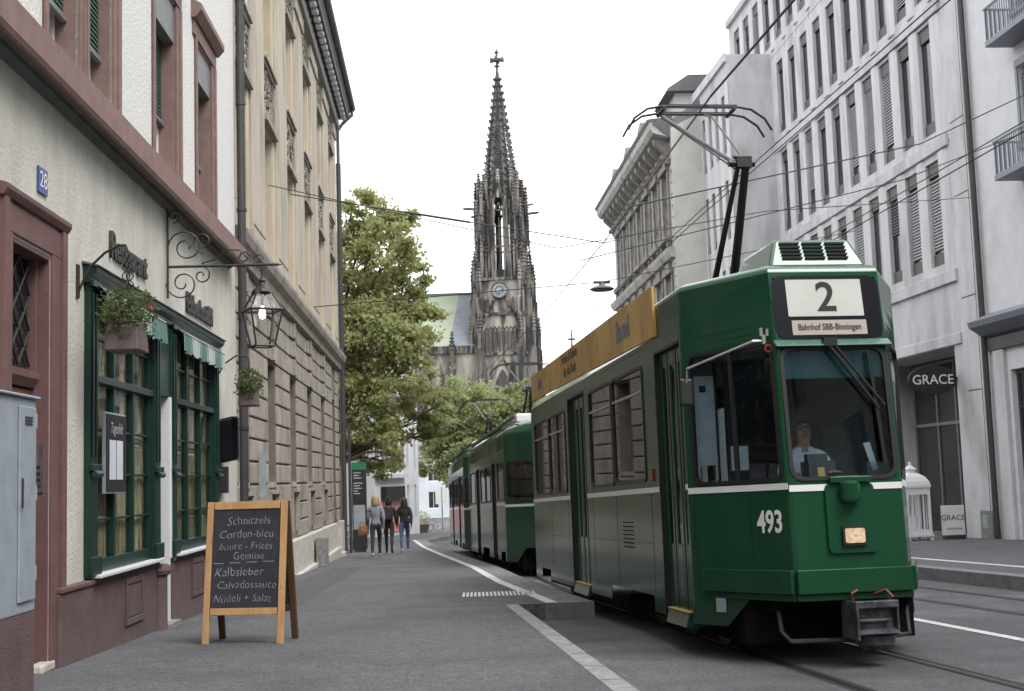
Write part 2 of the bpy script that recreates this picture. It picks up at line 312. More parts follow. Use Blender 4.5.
def thing(name, label, cat, loc=(0, 0, 0), rz=0.0, group=None):
    o = bpy.data.objects.new(name, None); col.objects.link(o); o.empty_display_size = .2
    o.location = loc; o.rotation_euler = (0, 0, rz); o['label'] = label; o['category'] = cat
    if group: o['group'] = group
    return o
def tag(o, label, cat, group=None):
    o['label'] = label; o['category'] = cat
    if group: o['group'] = group
    return o
def text(name, s, size, org, xd, yd, m, parent, ext=.004, align='CENTER', sx=1.0, off=0.0, shear=0.0, jitter=0.0, space=1.0):
    cu = bpy.data.curves.new('text', 'FONT'); cu.body = s; cu.size = size; cu.extrude = ext; cu.align_x = align; cu.align_y = 'CENTER'
    cu.offset = off; cu.shear = shear; cu.resolution_u = 3; cu.space_character = space
    to = bpy.data.objects.new('text', cu); col.objects.link(to)
    dg = bpy.context.evaluated_depsgraph_get(); me = bpy.data.meshes.new_from_object(to.evaluated_get(dg))
    bpy.data.objects.remove(to); bpy.data.curves.remove(cu)
    xd = Vector(xd).normalized(); yd = Vector(yd).normalized(); zd = xd.cross(yd); org = Vector(org)
    for v in me.vertices:
        c = v.co; jx = jitter * noise.noise(Vector((c.x * 9, c.y * 9, 1))); jy = jitter * noise.noise(Vector((c.x * 7, c.y * 9, 5)))
        v.co = org + xd * (c.x * sx + jx) + yd * (c.y + jy) + zd * c.z
    me.materials.clear(); me.materials.append(M[m])
    ob = bpy.data.objects.new(name, me); col.objects.link(ob)
    if parent is not None: ob.parent = parent
    return ob

G = -0.027
def gz(y): return G * max(-40, min(y, 115))
def struct(o): o['kind'] = 'structure'; return o

# ------------------------------------------------------------------ ground
def strip(name, m, left, right, dz, thick=0.0, ys=None):
    "left/right: functions y->x"
    b = MB(); rings = []
    for y in ys:
        a, c = left(y), right(y); z = gz(y) + dz
        rings.append([(a, y, z), (c, y, z), (c, y, z - thick), (a, y, z - thick)] if thick else [(a, y, z), (c, y, z)])
    if thick: b.loft(rings)
    else: b.loft(rings, caps=False, closed=False)
    return struct(b.build(name, m))
def lin(pts):
    def f(y):
        if y <= pts[0][0]: (a, b), (c, d) = pts[0], pts[1]
        elif y >= pts[-1][0]: (a, b), (c, d) = pts[-2], pts[-1]
        else:
            for (a, b), (c, d) in zip(pts, pts[1:]):
                if a <= y <= c: break
        return b + (d - b) * (y - a) / (c - a)
    return f
def rng(a, b, n): return [a + (b - a) * i / n for i in range(n + 1)]
b = MB(); gy = [-1500, -40, 0, 20, 40, 60, 80, 115, 3000]
b.loft([[(-2500, y, gz(y) - .2), (2500, y, gz(y) - .2)] for y in gy], caps=False, closed=False)
struct(b.build('road', 'asphalt_road'))
kerb = lin([(-10, 2.45), (8.25, .735), (16.2, -.03)])
plat = lin([(16.2, .93), (21.5, .19), (27.5, -.44), (36.5, -1.64), (46, -2.85), (60, -4.35)])
wallx = lambda y: -30
YS = rng(-20, 16.2, 12)
strip('pavement', 'asphalt_walk', lambda y: -12, lambda y: kerb(y) - .16, 0, .25, YS)
strip('kerb', 'kerb_stone', lambda y: kerb(y) - .16, kerb, .004, .25, YS)
YP = [16.2, 18, 21.5, 24, 27.5, 32, 36.5, 41, 46, 53, 60]
strip('pavement', 'asphalt_walk', lambda y: -12, lambda y: plat(y) - .62, 0.002, .25, YP)
strip('platform_edge', 'platform_stone', lambda y: plat(y) - .62, plat, .006, .26, YP)
strip('platform_marking', 'paint_white', lambda y: plat(y) - .60, lambda y: plat(y) - .45, .010, 0, [16.22] + YP[1:])
strip('pavement', 'asphalt_walk', lambda y: -30, lin([(60, -4.35), (66, -4.2), (76, -2.8), (90, 1.5), (110, 9)]), 0, .25, [60, 66, 76, 90, 110])
strip('kerb', 'kerb_stone', lin([(60, -4.35), (66, -4.2), (76, -2.8), (90, 1.5), (110, 9)]), lin([(60, -4.2), (66, -4.0), (76, -2.55), (90, 1.8), (110, 9.4)]), .01, .25, [60, 66, 76, 90, 110])
# kerb stone joints and platform blocks
b = MB()
for i in range(26):
    y = -4 + i * .8
    if y > 16: break
    z = gz(y) + .0055; b.quad((kerb(y) - .16, y, z), (kerb(y), y, z), (kerb(y) + .0, y + .012, z), (kerb(y) - .16, y + .012, z))
for i in range(40):
    y = 16.9 + i * .9; z = gz(y) + .0085
    b.quad((plat(y) - .40, y, z), (plat(y), y, z), (plat(y), y + .014, z), (plat(y) - .40, y + .014, z))
struct(b.build('kerb_joints', 'groove'))
b = MB()                                              # tactile bars at the platform head
for i in range(19):
    x = -.80 + i * .0555; y0 = 17.85
    b.quad((x, y0, gz(y0) + .010), (x + .032, y0, gz(y0) + .010), (x + .032 - .03, y0 + .95, gz(y0 + .95) + .010), (x - .03, y0 + .95, gz(y0 + .95) + .010))
struct(b.build('tactile_marking', 'paint_white'))
# asphalt patches, manhole
z = lambda y, d=0: gz(y) + .004 + d
b = MB()
b.poly([(x, y, z(y)) for x, y in ((-3.9, 16.0), (-2.9, 16.0), (-3.6, 30.0), (-4.3, 30.0))])
b.poly([(x, y, z(y) - .2) for x, y in ((2.9, 5.0), (4.6, 5.0), (4.3, 7.6), (2.7, 7.5))])
struct(b.build('asphalt_patch', 'asphalt_patch'))
b = MB(); rdc = random.Random(4)
for x0, y0_, dx, dy, nn in ((-1.2, 13.4, .10, .42, 16), (-2.6, 20, .16, .5, 12), (4.4, 9.5, .2, .34, 14)):
    x, y = x0, y0_; off = -.2 if x0 > .9 else 0
    for i in range(nn):
        nx, ny = x + dx * rdc.uniform(.4, 1.5) + rdc.uniform(-.07, .07), y + dy * rdc.uniform(.4, 1.5) + rdc.uniform(-.07, .07); w_ = rdc.uniform(.002, .006)
        b.quad((x, y - w_, z(y, .004) + off), (nx, ny - w_, z(ny, .004) + off), (nx, ny + w_, z(ny, .004) + off), (x, y + w_, z(y, .004) + off)); x, y = nx, ny
struct(b.build('crack', 'crack'))
# tram tracks
def track(name, xc, y0, y1, gauge, n=14):
    b = MB(); g = MB()
    ys = rng(y0, y1, n)
    for sx in (-1, 1):
        f = lambda y: xc(y) + sx * gauge / 2
        b.loft([[(f(y) - .028, y, gz(y) - .196), (f(y) + .028, y, gz(y) - .196)] for y in ys], caps=False, closed=False)
        g.loft([[(f(y) - .028 - (.045 if sx > 0 else -.056), y, gz(y) - .1955), (f(y) - .028 + (.0 if sx > 0 else .101), y, gz(y) - .1955)] for y in ys], caps=False, closed=False)
        g.loft([[(f(y) - .075, y, gz(y) - .198), (f(y) + .085, y, gz(y) - .198)] for y in ys], caps=False, closed=False)
    struct(g.build(name + '_groove', 'groove')); struct(b.build(name + '_rail', 'rail'))
AZT = -7.64
tramside = lin([(-5, 3.82), (9.3, 1.90), (21.5, .265), (27.5, -.27), (36, -1.27), (46, -2.68), (60, -3.9)])
track('tram_track', lambda y: tramside(y) + 1.10, -6, 70, 1.10)
track('tram_track', lin([(-5, 8.9), (17.6, 5.92), (40, 3.2), (70, 0)]), -6, 70, 1.08)
strip('road_marking', 'paint_white', lin([(0, 6.03), (12.07, 4.68), (14.75, 4.383), (40, 1.6)]), lin([(0, 6.17), (12.07, 4.81), (14.75, 4.51), (40, 1.7)]), -.194, 0, rng(0, 40, 10))
rk = lin([(-5, 9.9), (18.4, 7.15), (22.4, 6.78), (40, 5.1), (70, 2.0)])
strip('pavement', 'asphalt_walk', lambda y: rk(y) + .3, lambda y: 40, 0, .25, rng(-20, 95, 20))
strip('kerb', 'platform_stone', rk, lambda y: rk(y) + .3, .004, .25, rng(-20, 95, 20))
strip('road_marking', 'paint_white', lambda y: rk(y) + 1.2, lambda y: rk(y) + 1.38, .006, 0, rng(-10, 60, 12))

# ------------------------------------------------------------------ windows
def window(parent, o, ya, yb, za, zb, depth, frame_m, glass_m='win_dark', cols=1, rows=(), fw=.05, x=0.0, mull=.035, pane_name='pane', trans=None):
    "a casement filling the hole: frame part with a pane child"
    b = MB(); X = o * (x - depth)
    X1 = X + o * .05
    b.box(X, X1, ya, ya + fw, za, zb).box(X, X1, yb - fw, yb, za, zb).box(X, X1, ya + fw, yb - fw, za, za + fw).box(X, X1, ya + fw, yb - fw, zb - fw, zb)
    for i in range(1, cols):
        yc = ya + (yb - ya) * i / cols; b.box(X + o * .004, X1 - o * .004, yc - mull / 2, yc + mull / 2, za + fw, zb - fw)
    for zc in rows: b.box(X + o * .008, X1 - o * .008, ya + fw, yb - fw, zc - mull / 2, zc + mull / 2)
    f = b.build('window', frame_m, parent)
    g = MB(); g.box(X + o * .012, X + o * .018, ya + fw * .5, yb - fw * .5, za + fw * .5, zb - fw * .5); g.build(pane_name, glass_m, f)
    return f
def slats(o, ya, yb, za, zb, x, pitch=.09, tilt=.03, th=.012):
    b = MB(); n = int((zb - za) / pitch)
    for i in range(n):
        z = za + (i + .5) * pitch
        b.add([(o * (x), ya, z), (o * (x), yb, z), (o * (x - tilt * 2), yb, z + pitch * .75), (o * (x - tilt * 2), ya, z + pitch * .75)], [(0, 1, 2, 3)])
        b.add([(o * (x), ya, z - th), (o * (x), yb, z - th), (o * x, yb, z), (o * x, ya, z)], [(0, 1, 2, 3)])
    return b

# ================================================================== restaurant house (left, near)
h = thing('restaurant_house', 'cream plastered corner house with pink stone windows and green wooden restaurant fronts', 'house', (-3.839, 10.782, 0), R(2.66))
zb0 = -1.0
door = (-1.28, -.34, -1.0, 3.1, .20)
bay1 = (.70, 3.30, .36, 3.02, .10); bay2 = (4.02, 6.82, .40, 3.02, .10); ent = (3.38, 3.90, -1.0, 3.02, .60)
b = MB().wall(1, -12, 8.62, zb0, 4.66, [door, bay1, bay2, ent]); 
b.quad((0, 8.62, -1), (0, 8.62, 4.66), (-9, 8.62, 4.66), (-9, 8.62, -1)).quad((-9, -12, -1), (-9, 8.62, -1), (-9, 8.62, 13), (-9, -12, 13))
b.quad((0, -12, -1), (0, -12, 4.66), (-9, -12, 4.66), (-9, -12, -1))
b.build('wall', 'plaster_cream', h, recalc=False)
uw = [(-4.4, -3.3), (-3.15, -2.1), (-.52, .42), (.58, 1.56), (3.28, 4.46), (5.66, 6.76)]
holes = [(a, c, 4.9, 7.12, .30) for a, c in uw] + [(a, c, 8.6, 10.6, .30) for a, c in uw]
b = MB().wall(1, -12, 8.62, 4.66, 12.6, holes); b.quad((0, 8.62, 4.66), (0, 8.62, 12.6), (-9, 8.62, 12.6), (-9, 8.62, 4.66)); b.quad((0, -12, 12.6), (0, 8.62, 12.6), (-9, 8.62, 12.6), (-9, -12, 12.6))
b.build('upper_wall', 'roughcast', h, recalc=False)
b = MB()                                               # moulded string course
b.prism([(0, 0, 4.40), (.08, 0, 4.44), (.09, 0, 4.47), (.15, 0, 4.46), (.20, 0, 4.43), (.20, 0, 4.50), (0, 0, 4.50)], (0, 20.6, 0)); 
for i in range(len(b.v)): b.v[i] = (b.v[i][0], b.v[i][1] * .975 - 12, b.v[i][2])
b.build('string_course', 'under_grey', h)
b = MB().prism([(0, -12, 4.505), (.205, -12, 4.505), (.205, -12, 4.41), (.24, -12, 4.41), (.26, -12, 4.45), (.26, -12, 4.69), (.22, -12, 4.73), (0, -12, 4.77)], (0, 20.1, 0)); b.build('ledge', 'pink_stone', h)
for k, (a, c) in enumerate(uw):
    for zz in (0, 3.6):
        b = MB(); z0, z1 = 4.9 + zz + (.1 if zz else 0), 7.12 + zz
        for ya, yb in ((a - .07, a), (c, c + .24)):
            b.box(-.02, .018, ya, yb, z0 - (.1 if zz else .24), z1); b.box(-.02, .038, ya + (.13 if ya > a else 0), yb, z0 - .02, z1)
        b.box(-.02, .03, a - .20, c + .24, z1 + .002, z1 + .2)
        b.prism([(0, a - .26, z1 + .203), (.06, a - .26, z1 + .203), (.14, a - .26, z1 + .30), (.14, a - .26, z1 + .38), (0, a - .26, z1 + .46)], (0, c - a + .56, 0))
        for ya, yb in ((a, a + .004), (c - .004, c)): b.box(-.30, -.021, ya, yb, z0, z1)
        b.build('window_surround', 'pink_stone', h)
        f = window(h, 1, a + .005, c - .005, z0 + .02, z1, .26, 'white', 'win_dark', 2, (5.0 + zz + 1.5,), .06)
        if k in (0, 1, 2, 3) or zz:
            zs = 5.45 + zz if k in (2, 3) else 5.3 + zz + .6
            slats(1, a + .01, c - .01, zs, z1, -.13, .05, .008).build('shutter', 'shutter_green', f)
            MB().box(-.15, -.10, a + .01, c - .01, zs - .05, zs).build('shutter_rail', 'shutter_grey', f)
        else:
            MB().box(-.16, -.02, a + .006, c - .006, 6.62, 7.11).build('shutter_box', 'shutter_grey', f)
            slats(1, a + .01, c - .01, 5.62, 6.62, -.17, .05, .008).build('shutter', 'shutter_green', f)
            MB().box(-.19, -.14, a + .01, c - .01, 5.57, 5.62).build('shutter_rail', 'shutter_grey', f)
# eaves and roof
MB().prism([(-9.4, -12, 12.6), (.7, -12, 12.6), (.7, -12, 12.8), (-4, -12, 16), (-9.4, -12, 13)], (0, 20.6, 0)).build('roof', 'slate', h)
# plinth
b = MB(); zt = .33
for ya, yb in ((-12, -1.28), (-.20, 3.26), (4.0, 8.60)):
    b.box(-.05, .05, ya, yb, -1, zt - .02); b.box(-.05, .07, ya - (.0), yb, zt - .019, zt + .03)
b.build('plinth', 'plinth_brown', h, bevel=.012)
b = MB()                                               # half column at the entrance
b.lathe([(.10, -1), (.10, .20), (.13, .22), (.145, .26), (.13, .31), (.10, .33)], (.04, 3.30, 0), 14)
b.build('entrance_post', 'plinth_brown', h, smooth=False)
MB().box(-.9, .14, 3.40, 3.99, -1, gz(14.4) + .05).build('threshold', 'kerb_stone', h)
for ya in (1.86, 5.0):
    b = MB(); z0, z1 = -.12, .22
    b.box(.05, .07, ya, ya + .70, z0 - .06, z0).box(.05, .07, ya, ya + .70, z1, z1 + .06).box(.05, .07, ya, ya + .06, z0, z1).box(.05, .07, ya + .64, ya + .70, z0, z1)
    b.box(.05, .058, ya + .07, ya + .63, z0 + .01, z1 - .01)
    b.build('cellar_hatch', 'plinth_brown', h, bevel=.005)
# door surround and door
b = MB()
for ya, yb in ((-1.42, -1.282), (-.338, -.12)): b.box(-.04, .02, ya, yb, -1, 3.12)
b.box(-.04, .02, -1.42, -.12, 3.121, 3.34).box(-.04, .045, -.119, .0, -1, 3.36).box(-.04, .045, -1.52, -1.421, -1, 3.36)
b.prism([(0, -1.56, 3.361), (.04, -1.56, 3.361), (.07, -1.56, 3.41), (.07, -1.56, 3.45), (0, -1.56, 3.47)], (0, 1.59, 0))
b.box(-.19, -.001, -1.278, -1.262, -1, 3.08).box(-.19, -.001, -.362, -.342, -1, 3.08).box(-.19, -.001, -1.26, -.364, 3.062, 3.098)
b.box(-.19, -.09, -.41, -.363, -1, 3.06)
b.build('door_surround', 'door_stone', h, bevel=.006)
d = MB().box(-.18, -.15, -1.26, -.41, -.7, 1.98).build('door', 'dark_wood', h)
b = MB(); b.box(-.149, -.125, -1.26, -1.14, -.7, 1.98).box(-.149, -.125, -.51, -.412, -.7, 1.98).box(-.149, -.125, -1.14, -.51, .4, .55).box(-.149, -.125, -1.14, -.51, 1.80, 1.98); b.build('door_frame', 'dark_wood', d)
MB().box(-.149, -.140, -1.13, -.52, .56, 1.79).build('door_glass', 'win_dark', d)
b = MB()
for i in range(5):
    b.tube([(-.13, -1.13, .6 + i * .24), (-.13, -.52, .84 + i * .24)], .008, 6); b.tube([(-.13, -1.13, .84 + i * .24), (-.13, -.52, .6 + i * .24)], .008, 6)
b.build('door_grille', 'iron', d)
MB().prism([(-.18, -1.26, 2.0), (-.10, -1.26, 2.0), (-.06, -1.26, 2.07), (-.06, -1.26, 2.13), (-.18, -1.26, 2.15)], (0, .85, 0)).build('transom_ledge', 'door_stone', h)
t = MB().box(-.18, -.16, -1.26, -.41, 2.16, 3.06).build('transom_window', 'win_dark', h)
b = MB()
for i in range(3):
    for j in range(3):
        ya, za = -1.24 + i * .27, 2.18 + j * .29
        b.tube([(-.14, ya, za), (-.14, ya + .27, za + .29)], .012, 6).tube([(-.14, ya, za + .29), (-.14, ya + .27, za)], .012, 6)
b.build('transom_grille', 'iron', t)
ic = MB().box(-.15, -.04, -.376, -.363, 1.15, 1.55).build('intercom', 'chrome', h)
b = MB()
for i in range(4): b.box(-.13, -.06, -.379, -.3765, 1.19 + i * .05, 1.215 + i * .05)
b.build('intercom_buttons', 'sign_black', ic)
# house number plate
b = MB().box(.003, .018, -.70, -.47, 3.58, 3.79).build('number_plate', 'enamel_blue', h)
text('house_number', '28', .19, (.021, -.585, 3.685), (0, 1, 0), (0, 0, 1), 'white', b, .001)
# ---- green timber fronts
def timber_front(a, c, fx=.055):
    z0, z1 = .40, 3.02
    for q in (a - .09, c - .17):
        f = MB().box(-.02, fx, q, q + .26, .385, 3.05)        # pilasters
        for dz in (.50, 1.33, 3.0):
            f.box(fx, fx + .035, q - .02, q + .28, dz - (.0 if dz != .5 else .1), dz + .06)
        f.tube([(fx + .03, q + .02, 1.30), (fx + .03, q + .24, 1.30)], .035, 8)
        f.box(fx, fx + .018, q + .05, q + .09, 1.45, 2.95).box(fx, fx + .018, q + .16, q + .20, 1.45, 2.95)
        f.build('timber_pilaster', 'green_wood', h, bevel=.006)
    wnd = MB(); ya, yb = a + .17, c - .17; X0, X1 = -.06, .012
    wnd.box(X0, X1, ya, yb, .40, .52).box(X0, X1 + .03, ya, yb, 2.15, 2.22).box(X0, X1, ya, yb, 2.94, 3.02)
    n = 3; W = (yb - ya) / n
    for i in range(n + 1):
        yc = ya + W * i; hw = .030 if 0 < i < n else .035; wnd.box(X0, X1 - .003, yc - hw, yc + hw, .52, 2.14).box(X0, X1 - .003, yc - hw, yc + hw, 2.24, 2.94)
    for zc in (.88, 1.30, 1.72, 2.58):
        for i in range(n): wnd.box(X0 + .01, X1 - .02, ya + W * i + .04, ya + W * (i + 1) - .04, zc - .012, zc + .012)
    wo_ = wnd.build('shop_window', 'green_wood', h, bevel=.004)
    MB().box(-.036, -.031, ya, yb, .45, 3.0).build('pane', 'pane', wo_)
    cu = MB(); k = 0; n2 = 150
    pts = [(-.095 + .022 * math.sin(i * 1.1) + .010 * math.sin(i * 2.7), ya + (yb - ya) * i / n2) for i in range(n2 + 1)]
    cu.loft([[(x, y, .42) for x, y in pts], [(x, y, 1.75) for x, y in pts]], caps=False, closed=False)
    for q in range(3):                                   # parted upper curtains
        for s0, s1 in ((.06, .28), (.74, .94)):
            pp = [(-.09 + .02 * math.sin(i * 1.3), ya + W * q + W * (s0 + (s1 - s0) * i / 14)) for i in range(15)]
            cu.loft([[(x, y, 1.76) for x, y in pp], [(x, y, 2.96) for x, y in pp]], caps=False, closed=False)
    cu.build('curtain', 'curtain', wo_, smooth=True, recalc=False)
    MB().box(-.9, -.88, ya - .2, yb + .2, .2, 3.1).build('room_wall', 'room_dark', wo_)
    MB().box(-.06, .13, ya - .15, yb + .12, .366, .397).build('window_sill', 'sill_white', h, bevel=.006)
timber_front(.72, 3.28); timber_front(4.04, 6.80)
b = MB()                                                # continuous cornice
b.prism([(0, .58, 3.03), (.065, .58, 3.03), (.07, .58, 3.08), (.12, .58, 3.12), (.13, .58, 3.17), (0, .58, 3.20)], (0, 6.36, 0))
b.build('front_cornice', 'green_wood', h, bevel=.004)
MB().prism([(0, .55, 3.205), (.14, .55, 3.172), (.15, .55, 3.185), (0, .55, 3.225)], (0, 6.42, 0)).build('cornice_flashing', 'zinc', h)
b = MB(); b.box(-.58, -.52, 3.40, 3.88, -.4, 2.2).box(-.1, -.04, 3.382, 3.90, 2.22, 3.02); b.box(-.02, .035, 3.372, 3.948, 2.202, 3.028); b.build('entrance_door', 'green_wood', h)
MB().box(-.46, .04, 3.86, 3.90, -.4, 2.2).box(.005, .05, 3.90, 3.955, .36, 2.2).build('open_door_leaf', 'plaster_white', h)
# awning valances
for a, c in ((.78, 3.18), (4.12, 6.72)):
    aw = MB(); n = 60; top = []; mid = []; bot = []
    for i in range(n + 1):
        y = a + (c - a) * i / n; r = .012 * math.sin(i * 1.9)
        top.append((.065, y, 3.05)); mid.append((.16 + r, y, 2.97)); bot.append((.165 + r * 2, y, 2.75 + .018 * math.cos(i * 1.3)))
    aw.loft([top, mid, bot], caps=False, closed=False); tag(o := aw.build('awning', 'awning', h, recalc=False), '', ''); del o['label']; del o['category']
    MB().tube([(.16, a, 2.975), (.16, c, 2.975)], .010, 6).build('awning_bar', 'chrome', o)
# lettering on the plaster
text('restaurant_lettering', 'Restaurant', .36, (.02, 2.15, 3.53), (0, 1, 0), (0, 0, 1), 'letters', h, .015, sx=.92, off=.009)
text('restaurant_lettering', 'Elsbethstübli', .34, (.02, 5.78, 3.46), (0, 1, 0), (0, 0, 1), 'letters', h, .015, sx=.98, off=.009)

def hw(s, out, z):   # house frame -> world
    a = R(-2.66); return Vector((-3.839 + math.sin(a) * s + math.cos(a) * out, 10.782 + math.cos(a) * s - math.sin(a) * out, z))
HR = R(2.66)
def spiral(c, r0, turns, a0, sgn=1, n=26, pl='xz'):
    pts = []
    for i in range(n):
        t = i / (n - 1); r = r0 * (1 - .82 * t); a = a0 + sgn * turns * 2 * math.pi * t
        pts.append((c[0] + r * math.cos(a), 0, c[1] + r * math.sin(a)))
    return pts
# ---- wrought iron bracket with lantern
br = thing('wrought_iron_bracket', 'black scrolled wrought iron arm carrying the lantern between the two restaurant signs', 'bracket', hw(3.86, 0, 3.35), HR)
b = MB(); b.tube([(.03, 0, 0), (.03, 0, 1.18)], .014).tube([(.03, 0, 1.18), (.03, 0, 1.26)], [.026, .003]); b.build('wall_bar', 'iron', br)
b = MB(); b.tube([(.03, 0, .37), (1.28, 0, .37)], .016).tube([(1.28, 0, .37), (1.36, 0, .37)], [.02, .003]); b.build('arm', 'iron', br)
b = MB()
for c, r0, tr, a0, sg in (((.24, .60), .21, 1.6, math.pi * 1.0, -1), ((.10, .98), .09, 1.3, -math.pi / 2, 1), ((.20, .17), .19, 1.5, math.pi, 1), ((.42, .26), .11, 1.3, math.pi / 2, -1),
                          ((.44, .66), .13, 1.3, -math.pi / 2, -1), ((.92, .46), .08, 1.3, 0, 1), ((1.08, .44), .06, 1.2, 0, 1)):
    b.tube(spiral(c, r0, tr, a0, sg), .0095, 6)
b.tube([(.42, 0, .40), (.58, 0, .45), (.72, 0, .56), (.86, 0, .55), (.98, 0, .45), (1.05, 0, .38)], .0095, 6)
b.build('scrollwork', 'iron', br)
LX, LZ = 1.12, 2.76
ln = thing('wall_lantern', 'black iron lantern with clear panes and glowing bulb hanging from the scrolled arm', 'lantern', hw(3.86, LX, LZ), HR)
ln.rotation_euler[2] += R(25)
b = MB(); bw, tw, zt_, zc_ = .11, .185, .42, .62
for sx in (-1, 1):
    for sy in (-1, 1):
        b.tube([(sx * bw, sy * bw, 0), (sx * tw, sy * tw, zt_)], .011, 6); b.tube([(sx * tw, sy * tw, zt_), (sx * .09, sy * .09, zc_)], .011, 6)
for zz, q, rr in ((0, bw, .014), (zt_, tw, .018), (zc_, .09, .016)):
    for s_ in (-1, 1): b.tube([(-q, s_ * q, zz), (q, s_ * q, zz)], rr, 6).tube([(s_ * q, -q, zz), (s_ * q, q, zz)], rr, 6)
b.build('frame', 'iron', ln)
g = MB()
for k in range(4):
    m4 = Matrix.Rotation(k * math.pi / 2, 4, 'Z'); g.xf = m4
    g.quad((-bw, bw, .01), (bw, bw, .01), (tw, tw, zt_), (-tw, tw, zt_)).quad((-tw, tw, zt_), (tw, tw, zt_), (.09, .09, zc_), (-.09, .09, zc_))
g.build('glass', 'sign_glass', ln)
b = MB().lathe([(.13, zc_ + .01), (.10, zc_ + .05), (.04, zc_ + .09), (.03, zc_ + .13), (.045, zc_ + .15), (.012, zc_ + .19), (.012, zc_ + .30)], n=10); b.build('cap', 'iron', ln)
b = MB().tube([(0, 0, zc_), (0, 0, zt_ + .05)], .02).build('bulb_holder', 'iron', ln)
MB().lathe([(.0, 0), (.028, .01), (.04, .05), (.035, .09), (.018, .13), (.018, .15)], (0, 0, .32), 10).build('bulb', 'bulb', ln, smooth=True)

def leaves(b, c, r, n, size, seed, squash=(1, 1, 1)):
    rd = random.Random(seed)
    for _ in range(n):
        d = Vector((rd.gauss(0, 1), rd.gauss(0, 1), rd.gauss(0, 1))); d = d.normalized() * r * rd.random() ** .45
        p = Vector(c) + Vector((d.x * squash[0], d.y * squash[1], d.z * squash[2]))
        u = Vector((rd.gauss(0, 1), rd.gauss(0, 1), rd.gauss(0, .7))).normalized(); v = u.orthogonal().normalized()
        s = size * rd.uniform(.6, 1.2); b.add([p - u * s, p + v * s * .5, p + u * s, p - v * s * .5], [(0, 1, 2, 3)])
# ---- hanging planters
def planter(s, out, z, w_, hgt, nleaf, label, dep):
    t = thing('hanging_planter', label, 'planter', hw(s, out, z), HR, 'planters hanging on the restaurant wall')
    b = MB(); a, c = w_ / 2, w_ / 2 * .82; e = dep / 2
    b.loft([[(-e, -a, 0), (e, -a, 0), (e, a, 0), (-e, a, 0)], [(-e * .88, -c, hgt), (e * .88, -c, hgt), (e * .88, c, hgt), (-e * .88, c, hgt)]])
    b.box(-e * .9, e * .9, -c - .012, c + .012, hgt - .02, hgt + .008)
    b.build('pot', 'planter', t, bevel=.015)
    f = MB(); leaves(f, (0, -.22, hgt + .06), w_ * .45, nleaf // 3, .028, 5); leaves(f, (.02, .2, hgt + .02), w_ * .45, nleaf // 3, .026, 6); leaves(f, (0, 0, hgt + .14), w_ * .7, nleaf, .035, int(s * 10) + 1, (1, 1.0, .75)); leaves(f, (0, -.1, hgt), w_ * .6, nleaf // 2, .03, int(s * 10) + 2, (1, 1, .7))
    rd = random.Random(3)
    for i in range(16):
        a_ = rd.uniform(0, 6.28); L = rd.uniform(.15, .32); pp = Vector((math.cos(a_) * .3 * w_ * 1.4, math.sin(a_) * .5 * w_ * 1.4, hgt + L - .05)); f.tube([(0, 0, hgt), pp * .6 + Vector((0, 0, .1)), pp], .004, 4)
    f.build('foliage', 'leaf_pot', t, recalc=False)
    f = MB(); rd = random.Random(int(s * 7))
    for i in range(9):
        c_ = (rd.uniform(-.15, .15), rd.uniform(-.1, .55) * w_, hgt + rd.uniform(.02, .28)); leaves(f, c_, .035, 10, .022, i)
    f.build('flowers', 'flower', t, recalc=False)
    return t
planter(.36, .45, 2.36, .40, .26, 420, 'brown box planter with pale green foliage hanging in front of the first green window', .30)
planter(7.0, .45, 2.26, .34, .22, 300, 'small brown planter with red flowers hanging beside the downpipe', .26)
b = MB(); hk = thing('plant_hook', 'curved black iron hook holding the box planter near the house door', 'hook', hw(.40, 0, 3.02), HR, 'iron hooks holding the planters')
b.box(0, .02, -.03, .03, -.16, .14).tube([(.01, 0, -.12), (.06, 0, .0), (.12, -.0, .12), (.25, -.01, .24), (.38, -.03, .30), (.44, -.04, .30), (.46, -.04, .24)], .012, 8)
b.build('arm', 'iron', hk)
b = MB()
for zz in (.20, .12, .04, -.04):
    for k in range(2): b.tube([(.46 + .05 * math.cos(q) * (1 - k), -.04 + .05 * math.cos(q) * k, zz + .04 * math.sin(q) - .02) for q in [i * math.pi / 6 for i in range(13)]], .006, 5)
b.tube([(.46, -.04, .24), (.45, -.04, -.40)], .006, 5); b.build('chain', 'iron', hk)
hk = thing('plant_hook', 'curved black iron hook holding the small planter beside the downpipe', 'hook', hw(7.0, 0, 2.68), HR, 'iron hooks holding the planters')
MB().box(0, .02, -.03, .03, -.1, .16).tube([(.01, 0, 0), (.10, 0, .18), (.28, 0, .30), (.44, 0, .28), (.46, 0, .20), (.45, 0, .1), (.45, 0, -.20)], .012, 8).build('arm', 'iron', hk)
# ---- menu board on the window
mb = thing('menu_board', 'black framed menu board with two white sheets hung on the green window', 'menu board', hw(.98, .075, 1.12), HR)
MB().box(-.01, .02, 0, .72, 0, .76).build('frame', 'box_grey', mb, bevel=.003)
p_ = MB().box(.021, .026, .018, .702, .018, .742).build('panel', 'sign_black', mb)
for ya in (.12, .37): MB().box(.027, .030, ya, ya + .22, .13, .50).build('menu_sheet', 'paper', mb)
text('heading', 'Tageshit', .15, (.029, .36, .61), (0, 1, 0), (0, 0, 1), 'chalk', mb, .001, sx=.85, shear=.3)
# ---- black curved box sign at far end of the house
bx = thing('wall_box', 'black rounded box sign on the plaster beside the second green window', 'wall box', hw(7.10, 0, 1.48), HR)
MB().prism([(.01, -.02, 0), (.20, .02, .03), (.26, .08, .05), (.26, .22, .05), (.20, .28, .03), (.01, .32, 0)], (0, 0, .62)).build('shell', 'black_gloss', bx, bevel=.055, seg=4)
MB().box(.01, .10, .04, .24, -.42, -.05).build('lower_case', 'sign_black', bx)
